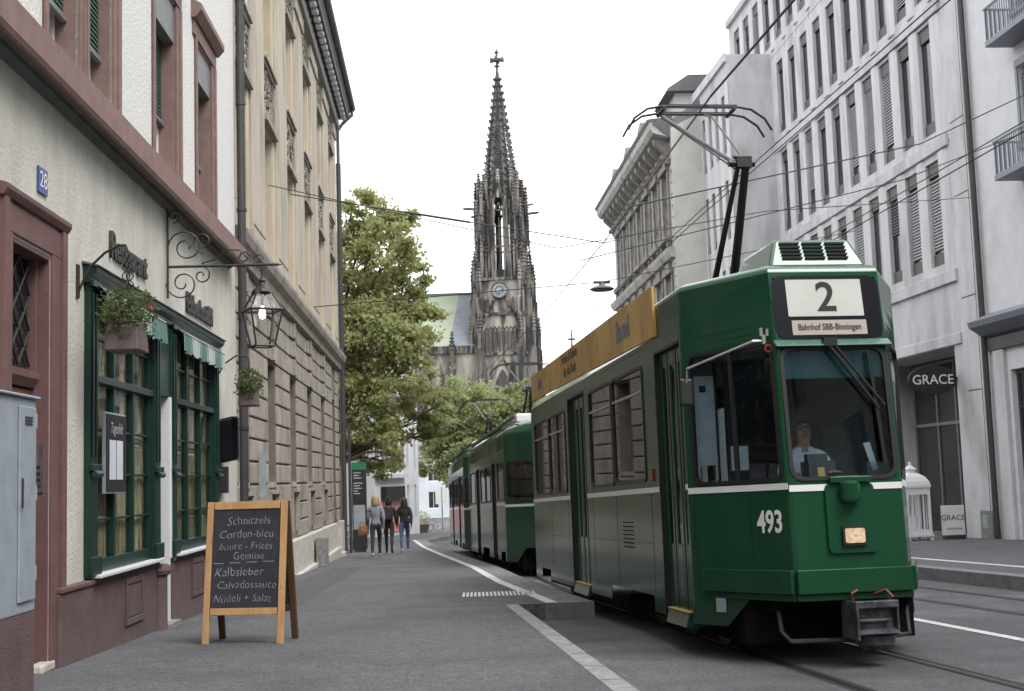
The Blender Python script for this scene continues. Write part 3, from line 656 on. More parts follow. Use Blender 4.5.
# ---- electric cabinet in the foreground
cb = thing('electric_cabinet', 'pale grey metal electric cabinet on a brown base against the house wall', 'cabinet', hw(-2.24, 0, 0), HR)
MB().box(.005, .385, -.62, .38, .34, 1.80).build('cabinet_body', 'box_grey', cb, bevel=.012)
MB().prism([(-.0, -.66, 1.801), (.41, -.66, 1.801), (.41, -.66, 1.82), (.22, -.66, 1.86), (0, -.66, 1.86)], (0, 1.07, 0)).build('cap', 'box_grey', cb, bevel=.008)
MB().box(.005, .385, -.60, .37, -.9, .338).build('base', 'plinth_brown', cb)
d = MB().box(.386, .402, .01, .34, .42, 1.74).build('door', 'box_grey', cb, bevel=.006)
b = MB()
for i in range(3): b.box(.403, .408, .10, .25, 1.66 - i * .022, 1.672 - i * .022)
b.box(.403, .414, .04, .055, 1.05, 1.25); b.build('vent_and_lock', 'steel_dark', d)
b = MB()
for zz in (.55, 1.1, 1.6): b.tube([(.39, .36, zz), (.39, .36, zz + .10)], .012, 8)
b.build('hinge', 'box_grey', cb)
# stone at the wall foot
tag(MB().prism([(-.02, .05, 0), (.10, .07, 0), (.09, .42, 0), (-.02, .46, 0)], (0, 0, .08)).build('foot_stone', 'b2_plinth', None, bevel=.02), 'pale rough stone step at the foot of the pink door frame', 'stone step').matrix_world = Matrix.Translation(hw(-.66, -.06, gz(10.3) - .005)) @ Matrix.Rotation(HR, 4, 'Z')

# ---- chalkboard on the pavement
ab = thing('chalkboard_sign', 'wooden A-frame chalkboard with handwritten daily menu standing on the pavement', 'sign', (-2.60, 12.35, gz(12.3)), R(-9))
tilt = R(7.5); Ht = 1.345; Wd = .80; ZS = Ht / 1.22
def fx(z, side=1): return Matrix.Rotation(side * -tilt, 4, 'X')
front = Matrix.Translation((0, -.17, 0)) @ Matrix.Rotation(-tilt, 4, 'X')
back = Matrix.Translation((0, .26, 0)) @ Matrix.Rotation(tilt * 1.15, 4, 'X')
for nm, xf in (('front_frame', front), ('back_frame', back)):
    b = MB(); b.xf = xf
    b.box(-Wd / 2, -Wd / 2 + .06, -.02, .02, 0, Ht).box(Wd / 2 - .06, Wd / 2, -.02, .02, 0, Ht).box(-Wd / 2 + .07, Wd / 2 - .07, -.019, .019, Ht - .075, Ht - .002).box(-Wd / 2 + .07, Wd / 2 - .07, -.019, .019, .27, .335)
    b.build(nm, 'pine' if nm[0] == 'f' else 'pine_dark', ab, bevel=.004)
    b = MB(); b.xf = xf; b.box(-Wd / 2 + .065, Wd / 2 - .065, -.008, .008, .33, Ht - .07); pn = b.build('slate_panel', 'chalk_black', ab)
    if nm[0] == 'f': panel = pn
R3 = front.to_3x3(); xd = R3 @ Vector((1, 0, 0)); yd = R3 @ Vector((0, 0, 1))
for s_, sz, cx_, cz_ in (('Schnitzels', .125, .02, 1.05), ('Cordon-bleu', .12, 0, .935), ('buure - Frites', .11, .0, .83), ('Gemüse', .11, .03, .745), ('Kalbsleber', .13, -.06, .61),
                         ('Calvadossauce', .115, .02, .50), ('Nüdeli + Salat', .115, -.02, .385)):
    text('chalk_writing', s_, sz * .93, front @ Vector((cx_, -.0105, cz_ * ZS)), xd, yd, 'chalk', panel, .0006, sx=.92, jitter=.015, off=-.0022, space=1.03, shear=.12)
b = MB(); b.xf = front
for i in range(4): b.box(-.33 + i * .17, -.22 + i * .17, -.0115, -.0095, (.683 + .004 * i) * ZS, (.688 + .004 * i) * ZS)
b.build('chalk_line', 'chalk', panel)

# ================================================================== stone building (left, far)
A2 = -3.42; B2O = (-4.9, 28.236)
s2 = thing('stone_office_building', 'tall beige sandstone building with rusticated ground floor and pilasters', 'building', (*B2O, 0), R(3.42))
y0, y1 = -8.62, 12.3; C5 = [-7.4, -3.92, -.36, 3.18, 6.81, 10.4]
lo = []; up = []
for k, c in enumerate(C5):
    if k < 5: lo += [(c - .60, c + .62, 1.22, 3.46, .42), (c - .55, c + .5, .18, .98, .25)]
    else: lo += [(c - .7, c + .7, -1.4, 3.7, .42)]
    up += [(c - .62, c + .62, 5.42, 8.02, .36), (c - .62, c + .62, 9.42, 11.42, .36)]
b = MB().wall(1, y0, y1, -2, 4.9, lo); b.quad((0, y1, -2), (0, y1, 4.9), (-12, y1, 4.9), (-12, y1, -2)); b.quad((0, y0, -2), (0, y0, 12.8), (-12, y0, 12.8), (-12, y0, -2))
b.build('ground_floor_wall', 'b2_reveal', s2, recalc=False)
b = MB().wall(1, y0, y1, 4.9, 12.85, up); b.quad((0, y1, 4.9), (0, y1, 12.85), (-12, y1, 12.85), (-12, y1, 4.9)).quad((0, y0, 12.85), (0, y1, 12.85), (-12, y1, 12.85), (-12, y0, 12.85))
b.build('upper_wall', 'b2_upper', s2, recalc=False)
MB().prism([(-12.3, y0, 13.46), (.45, y0, 13.46), (-5, y0, 17), (-12.3, y0, 16)], (0, y1 - y0, 0)).build('roof', 'slate', s2)
zj = [.36, .76, 1.17, 1.56, 1.95, 2.32, 2.72, 3.10, 3.5, 3.9, 4.3, 4.68]
edges = [y0] + [q for c in C5 for q in (c - .64, c + .66)] + [y1]
for i in range(0, len(edges), 2):
    a, c = edges[i], edges[i + 1]
    if c - a < .2: continue
    b = MB()
    for z0, z1 in zip([-.02] + zj, zj + []):
        if z1 <= z0: continue
        for sa, sb in (((a + .02, c - .02),)): b.box(-.01, .045, sa, sb, z0 + .018, z1 - .018)
    b.build('rusticated_pier', 'b2_stone', s2, bevel=.018)
for k, c in enumerate(C5[:5]):                              # lintels over ground floor windows
    b = MB()
    for z0, z1 in ((3.52, 3.86), (3.93, 4.26), (4.34, 4.66)):
        b.box(-.01, .065, c - .64, c - .14, z0, z1).box(-.01, .065, c + .16, c + .66, z0, z1).box(-.01, .10, c - .12, c + .14, z0 + .01, z1 + .02)
    b.box(0, .02, c - .6, c + .62, 1.10, 1.20); b.build('window_lintel', 'b2_stone', s2, bevel=.015)
    b = MB().box(-.24, -.20, c - .55, c + .5, .18, .98).build('cellar_window', 'b2_plinth', s2)
    b = MB().box(-.01, .09, c - .62, c - .56, .14, 1.02).box(-.01, .09, c + .51, c + .57, .14, 1.02).box(-.01, .11, c - .62, c + .57, .985, 1.05).build('window_surround', 'b2_stone', b)
    window(s2, 1, c - .60, c + .62, 1.22, 3.46, .38, 'dark_wood', 'win_dark', 2, (2.7,), .07)
MB().box(-.44, -.38, C5[5] - .7, C5[5] + .7, -1.4, 3.7).build('entrance_door', 'dark_wood', s2)
b = MB()                                                    # plinth following the slope
b.box(-.02, .16, y0, 9.6, -2, -.02).box(-.02, .16, 11.15, y1, -2, -.02).box(-.02, .26, y0, 9.6, -2, -.62 - .1)
b.build('plinth', 'b2_plinth', s2, bevel=.02)
MB().box(-.02, .30, 9.7, 11.1, -2, gz(38.6) + .12).build('door_step', 'b2_plinth', s2)
b = MB()
b.prism([(0, y0, 4.70), (.14, y0, 4.74), (.16, y0, 4.88), (.26, y0, 4.98), (.30, y0, 5.10), (.30, y0, 5.18), (.12, y0, 5.24), (0, y0, 5.24)], (0, y1 - y0 + .1, 0))
b.build('belt_course', 'b2_stone', s2)
pe = [y0] + [q for c in C5 for q in (c - .86, c + .88)] + [y1]
for i in range(0, len(pe), 2):
    a, c = pe[i], pe[i + 1]
    if c - a < .3: continue
    b = MB(); m0 = (a + c) / 2
    b.box(-.01, .07, a + .02, c - .02, 5.245, 12.5).box(-.01, .10, a - .02, c + .02, 5.246, 5.62).box(-.01, .088, a + .14, c - .14, 5.7, 12.0)
    b.box(-.01, .12, a - .02, c + .02, 12.25, 12.6)
    b.build('pilaster', 'b2_pilaster', s2, bevel=.012)
rd = random.Random(5)
for c in C5:
    for zz in (0, 1):
        z0, z1 = ((8.30, 9.18), (11.72, 12.55))[zz]
        fr_ = MB(); fr_.box(-.01, .07, c - .84, c + .86, z1, z1 + .08).box(-.01, .12, c - .84, c + .86, z1 + .081, z1 + .15).box(-.01, .07, c - .84, c + .86, z0 - .12, z0).box(-.01, .12, c - .84, c + .86, z0 - .24, z0 - .121)
        fr_.box(-.01, .05, c - .84, c - .76, z0, z1).box(-.01, .05, c + .78, c + .86, z0, z1)
        po = fr_.build('relief_panel', 'b2_stone', s2)
        rl = MB(); rl.box(-.005, .02, c - .73, c + .75, z0, z1)
        for i in range(34):
            yy, z_ = c + rd.uniform(-.68, .7), rd.uniform(z0 + .06, z1 - .06); r_ = rd.uniform(.04, .10)
            rl.tube([(.025, yy + r_ * math.cos(q * .8), z_ + r_ * math.sin(q * .8)) for q in range(7)], .022, 5)
        rl.build('carving', 'relief', po)
        za, zb = ((5.42, 8.02), (9.42, 11.42))[zz]
        f = window(s2, 1, c - .62, c + .62, za, zb, .32, 'white', 'win_dark', 2, (zb - .8,), .06)
        slats(1, c - .60, c + .60, zb - .45, zb, -.2, .06, .01).build('blind', 'shutter_grey', f)
        b = MB(); b.box(-.01, .03, c - .84, c - .64, za, zb).box(-.01, .03, c + .64, c + .86, za, zb).box(-.01, .10, c - .86, c + .88, za - .14, za - .02)
        b.build('window_surround', 'b2_upper', s2, bevel=.01)
# cornice with brackets
b = MB(); b.prism([(0, y0, 12.62), (.20, y0, 12.66), (.22, y0, 12.84), (0, y0, 12.84)], (0, y1 - y0 + .1, 0)).prism([(0, y0, 13.10), (.50, y0, 13.10), (.50, y0, 13.24), (.56, y0, 13.34), (.56, y0, 13.455), (0, y0, 13.455)], (0, y1 - y0 + .5, 0))
b.build('cornice', 'cornice_grey', s2)
n = 40; b = MB(); b2_ = MB()
for i in range(n):
    yy = y0 + .2 + (y1 - y0 - .3) * i / (n - 1)
    b.box(.03, .20, yy, yy + .27, 12.88, 13.05); b2_.box(.27, .44, yy, yy + .27, 12.97, 13.08)
b.build('dentil_row', 'white', s2, bevel=.03); b2_.build('dentil_row', 'white', s2, bevel=.03)
MB().box(.03, .49, y0, y1 + .3, 13.085, 13.098).build('soffit', 'bronze', s2)
b = MB(); n = 8
b.loft([[(.64 + .09 * math.cos(q), yy, 13.47 + .09 * math.sin(q)) for q in [math.pi + i * math.pi / 7 for i in range(8)]] + [(.73, yy, 13.50), (.55, yy, 13.50)] for yy in (y0, y1 + .55)])
b.build('gutter', 'zinc', s2)
b = MB(); b.tube([(.62, y1 + .35, 13.38), (.62, y1 + .35, 13.22), (.30, y1 + .30, 12.9), (.16, y1 + .06, 12.6), (.16, y1 + .06, 11.5)], .06, 10)
b.build('downpipe', 'zinc', s2)
MB().tube([(.16, y1 + .06, 11.5), (.16, y1 + .06, -1.2)], .085, 10).build('downpipe', 'bronze', s2)
# downpipe between the two houses
dp = thing('downpipe', 'thick dark brown downpipe running up the joint between the two left buildings', 'downpipe', hw(8.66, .10, 0), HR)
b = MB().tube([(0, 0, -.55), (0, 0, 14)], .065, 12).build('pipe', 'bronze', dp)
b = MB()
for i in range(8): b.lathe([(.078, 0), (.078, .05)], (0, 0, .3 + i * 1.7), 12)
b.build('clamp', 'steel_dark', dp)
# small street number plate strip, grey stone block
sb = tag(MB().box(-.13, .13, -.25, .25, 0, .70).build('stone_block', 'stone_block', None, bevel=.02), 'grey speckled granite utility block standing against the beige building', 'stone block')
sb.location = (-4.72, 30.9, gz(30.9)); sb.rotation_euler = (0, 0, R(3.4))
MB().box(.05, .17, -5.95, -5.91, .95, 1.75).build('wall_plate', 'poster', s2)

# ================================================================== concrete building (right)
AR = 4.7; RO = (13.238, 35.101)
def ribwin(parent, a, c, za, zb, x=0.0, blind=0.0):
    f = MB(); X = -(x - .17)
    f.box(X, X - .03, a, a + .05, za, zb).box(X, X - .03, c - .05, c, za, zb).box(X, X - .09, a + .05, c - .05, za, za + .40).box(X, X - .10, a + .05, c - .05, zb - .42, zb)
    fo = f.build('window', 'bronze', parent)
    MB().box(X - .008, X - .014, a + .05, c - .05, za + .42, zb - .38).build('pane', 'win_dark', fo)
    if blind: slats(-1, a + .05, c - .05, zb - .42 - blind, zb - .42, x - .09, .10, .02, .02).build('blind', 'blind_light' if blind > 1.6 else 'blind_dark', fo)
    return fo
rb = thing('ribbed_concrete_building', 'tall white concrete office block with deep vertical window ribs above a boutique', 'building', (*RO, 0), R(AR))
cols_ = [2.55 + 1.63 * k for k in range(10)]
rows_ = [(7.1, 10.3), (11.15, 14.55), (15.4, 18.5)]
holes = []
for a in cols_:
    for za, zb in rows_: holes.append((a - .08, a + .92, za, zb, .2))
top_cols = [2.55 + 1.63 * k for k in range(14)]
for a in top_cols: holes.append((a - .08, a + .92, 19.5, 22.2, .2))
shop = (2.25, 9.5, -1.6, 4.6, 1.6); holes.append(shop)
b = MB().wall(-1, -.02, 25.6, -3, 23.1, holes)
for yy in (-.02, 25.6): b.quad((0, yy, -3), (0, yy, 23.1), (15, yy, 23.1), (15, yy, -3))
b.quad((0, -.02, 23.1), (0, 25.6, 23.1), (15, 25.6, 23.1), (15, -.02, 23.1)).quad((15, -.02, -3), (15, 25.6, -3), (15, 25.6, 23.1), (15, -.02, 23.1))
b.build('wall', 'concrete_white', rb, recalc=False)
b = MB()                                                    # ribs, tapered outwards
for a in cols_ + [cols_[-1] + 1.63]:
    for za, zb in rows_:
        ya, yb = a - .70, a - .09
        b.prism([(-.0, ya, za - .25), (-.07, ya + .18, za - .25), (-.07, yb - .10, za - .25), (0, yb, za - .25)], (0, 0, zb - za + .42))
for a in top_cols:
    ya, yb = a - .70, a - .09
    b.prism([(-.0, ya, 19.2), (-.05, ya + .10, 19.2), (-.05, yb - .12, 19.2), (0, yb, 19.2)], (0, 0, 3.2))
b.build('facade_ribs', 'concrete_rib', rb)
b = MB()
for zz in (6.78, 10.84, 14.98): b.box(-.10, .0, 1.7, 18.7, zz - .32, zz + .06)
b.box(-.16, 0, -.02, 25.6, 22.75, 23.1).box(-.06, .0, 1.7, 9.6, 4.62, 4.95)
b.build('facade_bands', 'concrete_white', rb, bevel=.02)
rdw = random.Random(12)
for r_, (za, zb) in enumerate(rows_ + [(19.5, 22.2)]):
    for k, a in enumerate(cols_ if r_ < 3 else top_cols):
        bl = rdw.choice([0, 0, 0, 1.2, .6, 2.2]) if not (r_ == 0 and k in (0, 1)) else 2.3
        if r_ == 1: bl = [0, 0, 2.4, 2.2, 2.3, 0, 0, 2, 0, 0][k]
        ribwin(rb, a - .08, a + .92, za, zb, 0, min(bl, zb - za - .85))
b = MB()                                                     # panel joints
for zz in (3.2, 5.9, 8.9, 11.1): b.box(-.003, .0, .62, 1.55, zz, zz + .03)
b.box(-.003, 0, .60, .63, -1.4, 23)
for a in [q - .44 for q in cols_]:
    for za, zb in rows_: b.box(-.004, 0, a - .01, a + .01, zb + .12, zb + .72)
for zz in (10.62, 14.86, 18.95): b.box(-.004, 0, 1.6, 18.9, zz, zz + .018)
b.build('panel_joints', 'groove', rb)
# shop front
sf = MB(); X = 1.55
for yy in (2.3, 3.3, 4.6, 5.9, 7.4, 9.3): sf.box(X, X + .08, yy, yy + .09, -1.6, 4.6)
for zz in (-1.2, 2.42, 4.45): sf.box(X - .01, X + .09, 2.3, 9.45, zz, zz + .10)
so = sf.build('shop_front', 'shutter_grey', rb)
MB().box(X + .05, X + .06, 2.3, 9.45, -1.5, 4.5).build('shop_glass', 'win_dark', so)
MB().box(X + .02, X + .03, 3.45, 4.3, -1.0, 1.2).build('shop_door_panel', 'blind_light', so)
MB().box(1.50, 1.52, 3.42, 3.62, .3, .95).build('notice_board', 'paper', so)
rp_ = tag(MB().tube([(0, 0, 0), (0, 0, 24)], .085, 12).build('downpipe', 'bronze', None), 'dark downpipe dividing the ribbed concrete block from the balcony house', 'downpipe')
rp_.location = (RO[0] - .14, RO[1] + .0, gz(35))
# protruding wing
wg = MB(); wx = -1.95; cw = [19.6 + 1.25 * k for k in range(5)]; wh = []
for a in cw:
    for za, zb in ((7.4, 10.0), (11.2, 13.8), (15.0, 17.6)): wh.append((a, a + .62, za, zb, .17))
wing = MB().wall(-1, 19.05, 26, -3, 19.25, wh, x=1.95)
wing.quad((wx, 19.05, -3), (wx, 19.05, 19.25), (0, 19.05, 19.25), (0, 19.05, -3)).quad((wx, 19.05, 19.25), (wx, 26, 19.25), (0, 26, 19.25), (0, 19.05, 19.25))
wo2 = wing.build('wing_wall', 'concrete_white', rb, recalc=False)
b = MB()
for a in cw + [cw[-1] + 1.25]:
    b.prism([(wx, a - .62, 7.1), (wx - .05, a - .5, 7.1), (wx - .05, a - .16, 7.1), (wx, a - .03, 7.1)], (0, 0, 11.0))
b.box(wx - .12, wx, 19.0, 26, 18.9, 19.3); b.build('wing_ribs', 'concrete_rib', rb)
for a in cw:
    for za, zb in ((7.4, 10.0), (11.2, 13.8), (15.0, 17.6)): ribwin(rb, a, a + .6, za, zb, 1.95, 0)

# GRACE hanging oval sign
rf = lambda s, out, z: Vector((RO[0] + math.sin(R(-AR)) * s - math.cos(R(-AR)) * out, RO[1] + math.cos(R(-AR)) * s + math.sin(R(-AR)) * out, z))
gs = thing('oval_shop_sign', 'black oval hanging sign with white word GRACE above the boutique', 'sign', rf(2.2, -.12, 3.60), R(AR))
b = MB(); n = 40
pr = [(-.88 + .74 * math.cos(2 * math.pi * i / n), -.05, .43 * math.sin(2 * math.pi * i / n)) for i in range(n)]
b.prism(pr, (0, .10, 0)); b.build('sign_disc', 'sign_black', gs, bevel=.012)
text('sign_lettering', 'GRACE', .40, (-.88, -.056, .0), (1, 0, 0), (0, 0, 1), 'grace_white', gs, .004, sx=.98)
MB().tube([(0.1, 0, .05), (-.25, 0, .05)], .03).box(.05, .12, -.1, .1, -.15, .25).build('sign_bracket', 'iron', gs)
# GRACE board, lantern, post, stool
gb = thing('shop_banner_board', 'white boutique board with the word GRACE standing by the entrance', 'sign', (12.28, 36.2, gz(36.2)), R(2))
MB().box(-.33, .33, -.02, .02, .12, .95).build('board', 'grace_white', gb, bevel=.006)
text('board_lettering', 'GRACE', .215, (0, -.024, .60), (1, 0, 0), (0, 0, 1), 'letters', gb, .002)
b = MB()
for i in range(9): b.tube([(-.2 + i * .05, -.023, .28), (-.18 + i * .05, -.023, .33), (-.16 + i * .05, -.023, .27)], .007, 4)
b.build('board_ornament', 'letters', gb)
MB().box(-.28, .28, -.15, .15, 0, .12).build('board_foot', 'steel_dark', gb)
gl = thing('floor_lantern', 'tall white wooden garden lantern standing outside the boutique beside the tram', 'lantern', (11.22, 36.4, gz(36.4)), R(12)); gl.scale = (1.12, 1.12, 1.12)
b = MB(); q = .30
for sx in (-1, 1):
    for sy in (-1, 1): b.box(sx * q - .03, sx * q + .03, sy * q - .03, sy * q + .03, .0, 1.32)
    b.box(sx * q - .02, sx * q + .02, -q, q, .16, .26).box(-q, q, sx * q - .02, sx * q + .02, .16, .26).box(sx * q - .02, sx * q + .02, -q, q, 1.15, 1.32).box(-q, q, sx * q - .02, sx * q + .02, 1.15, 1.32)
    for k in (-.15, 0, .15): b.box(sx * q - .012, sx * q + .012, k - .012, k + .012, .26, 1.15).box(k - .012, k + .012, sx * q - .012, sx * q + .012, .26, 1.15)
b.box(-q - .06, q + .06, -q - .06, q + .06, .10, .16).box(-q - .05, q + .05, -q - .05, q + .05, 1.32, 1.37); b.build('frame', 'white', gl)
MB().lathe([(.50, 1.37), (.46, 1.48), (.36, 1.60), (.20, 1.68), (.12, 1.70), (.12, 1.78), (.17, 1.79), (.08, 1.86), (.03, 1.90), (.05, 1.94), (.0, 1.98)], n=4, ph=math.pi / 4).build('roof', 'white', gl)
MB().lathe([(.10, .26), (.10, .62)], n=14).build('candle', 'paper', gl)
ps = thing('barrier_post', 'thin chrome post with round base between the white lantern and the white board', 'post', (11.78, 36.6, gz(36.6)))
MB().tube([(0, 0, .02), (0, 0, 1.05)], .022).lathe([(.035, 1.05), (.045, 1.08), (.02, 1.11)]).build('shaft', 'chrome', ps); MB().lathe([(.16, 0), (.15, .03), (.04, .05)]).build('foot', 'chrome', ps)
gr = MB().box(-.01, .0, 0, 1.15, 0, .78).build('wall_panel', 'stone_block', rb); gr.location = (-.004, .12, -.98)
MB().box(-.014, -.011, .68, 1.02, .3, .66).build('sticker', 'poster', gr)
text('graffiti', 'ARGUS', .26, (-.013, .32, .38), (0, 0, -1), (0, -1, 0), 'graffiti', gr, .001)

# ---- balcony house at the right edge
rh = thing('balcony_house', 'white plastered house with grey balconies and closed blinds at the right edge', 'house', (*RO, 0), R(AR))
holes = []
for zz in (5.6, 9.35, 12.9, 16.5): holes.append((-4.4, -2.75, zz, zz + (2.3 if zz != 9.35 else 2.05), .28))
for zz in (5.6, 9.35, 12.9, 16.5): holes.append((-8.0, -6.3, zz, zz + 2.1, .28))
holes += [(-3.6, -1.15, -1.3, 3.6, .3), (-7.8, -4.4, -1.3, 3.6, .3)]
b = MB().wall(-1, -14, -.02, -3, 21, holes); b.quad((0, -14, -3), (0, -14, 21), (14, -14, 21), (14, -14, -3)).quad((0, -14, 21), (0, -.02, 21), (14, -.02, 21), (14, -14, 21))
b.build('wall', 'plaster_white', rh, recalc=False)
for zz in (5.6, 9.35, 12.9, 16.5):
    for ya, yb in ((-4.4, -2.75), (-8.0, -6.3)):
        f = window(rh, -1, ya, yb, zz, zz + 2.05, .26, 'rail_grey', 'win_dark', 2, (), .07)
        slats(-1, ya + .03, yb - .03, zz + .05, zz + 2.0, -.06, .085, .03, .03).build('blind', 'shutter_grey', f)
        b = MB(); b.box(-.04, 0, ya - .12, ya, zz - .05, zz + 2.2).box(-.04, 0, yb, yb + .12, zz - .05, zz + 2.2).box(-.05, 0, ya - .12, yb + .12, zz + 2.06, zz + 2.25).box(-.09, 0, ya - .14, yb + .14, zz - .12, zz - .0)
        b.build('window_surround', 'rail_grey', rh)
for zz in (8.42, 12.0, 15.6):
    b = MB().box(-.75, 0, -5.2, -2.55, zz, zz + .16); bo = b.build('balcony', 'rail_grey', rh, bevel=.01)
    b = MB(); b.box(-.75, -.70, -5.2, -2.55, zz + 1.0, zz + 1.05).box(-.72, 0, -2.60, -2.55, zz + 1.0, zz + 1.05)
    for i in range(22): b.box(-.735, -.715, -5.15 + i * .12, -5.12 + i * .12, zz + .16, zz + 1.0)
    for i in range(6): b.box(-.70 + i * .12, -.67 + i * .12, -2.59, -2.56, zz + .16, zz + 1.0)
    b.build('railing', 'rail_grey', bo)
b = MB().prism([(0, -14, 4.55), (-.22, -14, 4.62), (-.55, -14, 4.85), (-.60, -14, 5.0), (0, -14, 5.25)], (0, 14.0, 0)); b.build('cornice', 'rail_grey', rh)
MB().box(-.12, 0, -14, -.06, 4.2, 4.54).build('fascia', 'bronze', rh)
for ya, yb in ((-3.6, -1.15), (-7.8, -4.4)): window(rh, -1, ya, yb, -1.3, 3.6, .2, 'bronze', 'win_dark', 2, (2.6,), .12)
MB().box(-.10, 0, -.95, -.35, -1.6, 4.18).build('pilaster', 'concrete_white', rh, bevel=.01)

# ================================================================== ornate building (right, middle)
mo = rf(24.2, 3.4, 0); AM = 3.6
mdg = thing('ornate_town_house', 'grey stone town house with heavy bracketed cornice, dormers and blank side wall', 'building', (mo.x, mo.y, 0), R(AM))
mc = [1.2 + 2.6 * k for k in range(7)]; L = 19.6
hl = [(a, a + 1.25, za, zb, .3) for a in mc for za, zb in ((12.5, 15.6), (7.6, 10.6), (1.2, 5.4))]
b = MB().wall(-1, 0, L, -4, 17.2, hl); b.quad((0, L, -4), (0, L, 17.2), (12, L, 17.2), (12, L, -4)).quad((0, 0, 17.2), (0, L, 17.2), (12, L, 17.2), (12, 0, 17.2)); b.build('wall', 'mid_stone', mdg, recalc=False)
MB().box(-.05, 12, -.12, -.002, -4, 17.4).prism([(.0, -.12, 17.4), (12, -.12, 17.4), (12, -.12, 19.8), (3.2, -.12, 19.6), (2.0, -.12, 18.8), (1.0, -.12, 17.9)], (0, .118, 0)).build('side_wall', 'firewall', mdg)
for a in mc:
    for za, zb in ((12.5, 15.6), (7.6, 10.6), (1.2, 5.4)):
        f = window(mdg, -1, a, a + 1.25, za, zb, .25, 'white', 'win_dark', 2, (zb - 1,), .07)
    b = MB()
    for za, zb in ((12.5, 15.6), (7.6, 10.6)):
        b.box(-.10, 0, a - .28, a, za - .1, zb).box(-.10, 0, a + 1.25, a + 1.53, za - .1, zb).box(-.22, 0, a - .35, a + 1.6, zb, zb + .28).box(-.36, 0, a - .38, a + 1.63, za - .34, za - .1)
        b.box(-.26, 0, a - .28, a - .06, za - .8, za - .34).box(-.26, 0, a + 1.31, a + 1.53, za - .8, za - .34).box(-.16, 0, a + .1, a + 1.15, zb + .28, zb + .55)
    b.build('window_surround', 'mid_dark', mdg)
b = MB()
for i in range(40):
    if i % 2: continue
    b.box(-.05, 0, 0.0, .5, 5.9 + i * .28, 6.14 + i * .28)
for zz in (6.2, 11.2): b.prism([(0, 0, zz), (-.25, 0, zz + .05), (-.40, 0, zz + .3), (-.45, 0, zz + .45), (0, 0, zz + .55)], (0, L, 0))
b.build('belt_courses', 'mid_stone', mdg)
b = MB().prism([(0, -.1, 16.9), (-.85, -.1, 17.15), (-1.0, -.1, 17.35), (-1.05, -.1, 17.65), (0, -.1, 17.8)], (0, L + .4, 0)); b.build('cornice', 'mid_stone', mdg)
b = MB()
for i in range(14):
    yy = .4 + i * 1.4
    b.prism([(0, yy, 15.75), (-.22, yy, 15.85), (-.28, yy, 16.3), (-.75, yy, 16.75), (-.78, yy, 16.98), (0, yy, 16.98)], (0, .42, 0)); b.lathe([(.16, 0), (.20, .1), (.14, .25)], (-.3, yy + .21, 16.0), 8)
    b.box(-.12, 0, yy + .55, yy + 1.15, 16.05, 16.6)
b.build('cornice_brackets', 'mid_dark', mdg)
b = MB().prism([(0, 0, 17.8), (1.6, 0, 18.9), (5, 0, 19.4), (12, 0, 19.4), (12, 0, 17.2), (0, 0, 17.2)], (0, L, 0)); b.build('mansard_roof', 'slate', mdg)
b = MB().prism([(-1.08, -.1, 17.66), (-1.16, -.1, 17.8), (-.9, -.1, 17.86), (0, -.1, 17.9)], (0, L + .4, 0)).prism([(-.9, -.16, 17.62), (-.1, -.16, 16.9), (-.06, -.16, 17.5), (.1, -.16, 18.0), (-.3, -.16, 17.95)], (0, .5, 0)); b.build('gutter', 'lead', mdg)
for i, yy in enumerate((5.0, 10.0, 15.0)):
    b = MB().box(-.1, 2.6, yy, yy + 1.9, 17.4, 18.75); do = b.build('dormer', 'firewall', mdg)
    MB().prism([(-.45, yy - .3, 18.75), (-.45, yy + 2.2, 18.75), (-.45, yy + 1.8, 19.1), (-.45, yy + .95, 19.4), (-.45, yy + .1, 19.1)], (3.2, 0, 0)).build('dormer_roof', 'lead', do)
    MB().box(-.13, -.11, yy + .35, yy + 1.55, 17.9, 18.65).box(.3, 1.5, yy - .03, yy - .01, 18.1, 18.65).build('dormer_window', 'win_dark', do)
b = MB().box(.6, 6.5, 1.6, 4.4, 17.2, 19.6); tp_ = b.build('roof_pavilion', 'firewall', mdg)
MB().prism([(.1, 1.2, 19.6), (6.9, 1.2, 19.6), (6.8, 1.2, 19.75), (5.9, 1.2, 20.4), (1.2, 1.2, 20.4), (.2, 1.2, 19.75)], (0, 3.6, 0)).build('pavilion_roof', 'lead', tp_)

# far right houses behind the tram
def simple_house(name, label, loc, rz, o, L, D, zb, zt, rows, ncol, wm, rm='slate', ww=.9, roofh=2.2, ov=.5, fm='white'):
    t = thing(name, label, 'house', loc, rz)
    hl = []; W = L / ncol
    for k in range(ncol):
        for za, zc in rows: hl.append((W * (k + .5) - ww / 2, W * (k + .5) + ww / 2, za, zc, .2))
    b = MB().wall(o, 0, L, zb, zt, hl); b.quad((0, 0, zb), (0, 0, zt), (-o * D, 0, zt), (-o * D, 0, zb)).quad((0, L, zb), (0, L, zt), (-o * D, L, zt), (-o * D, L, zb)).quad((-o * D, 0, zb), (-o * D, L, zb), (-o * D, L, zt), (-o * D, 0, zt))
    b.build('wall', wm, t, recalc=False)
    for hh in hl: window(t, o, hh[0], hh[1], hh[2], hh[3], .16, fm, 'win_dark', 2, (), .07)
    MB().prism([(o * ov, -ov, zt), (-o * (D + ov), -ov, zt), (-o * D * .62, -ov, zt + roofh), (-o * D * .38, -ov, zt + roofh)], (0, L + 2 * ov, 0)).build('roof', rm, t)
    MB().box(o * ov * .8, 0, -ov * .8, L + ov * .8, zt - .35, zt - .003).build('eaves', 'cornice_grey', t)
    return t
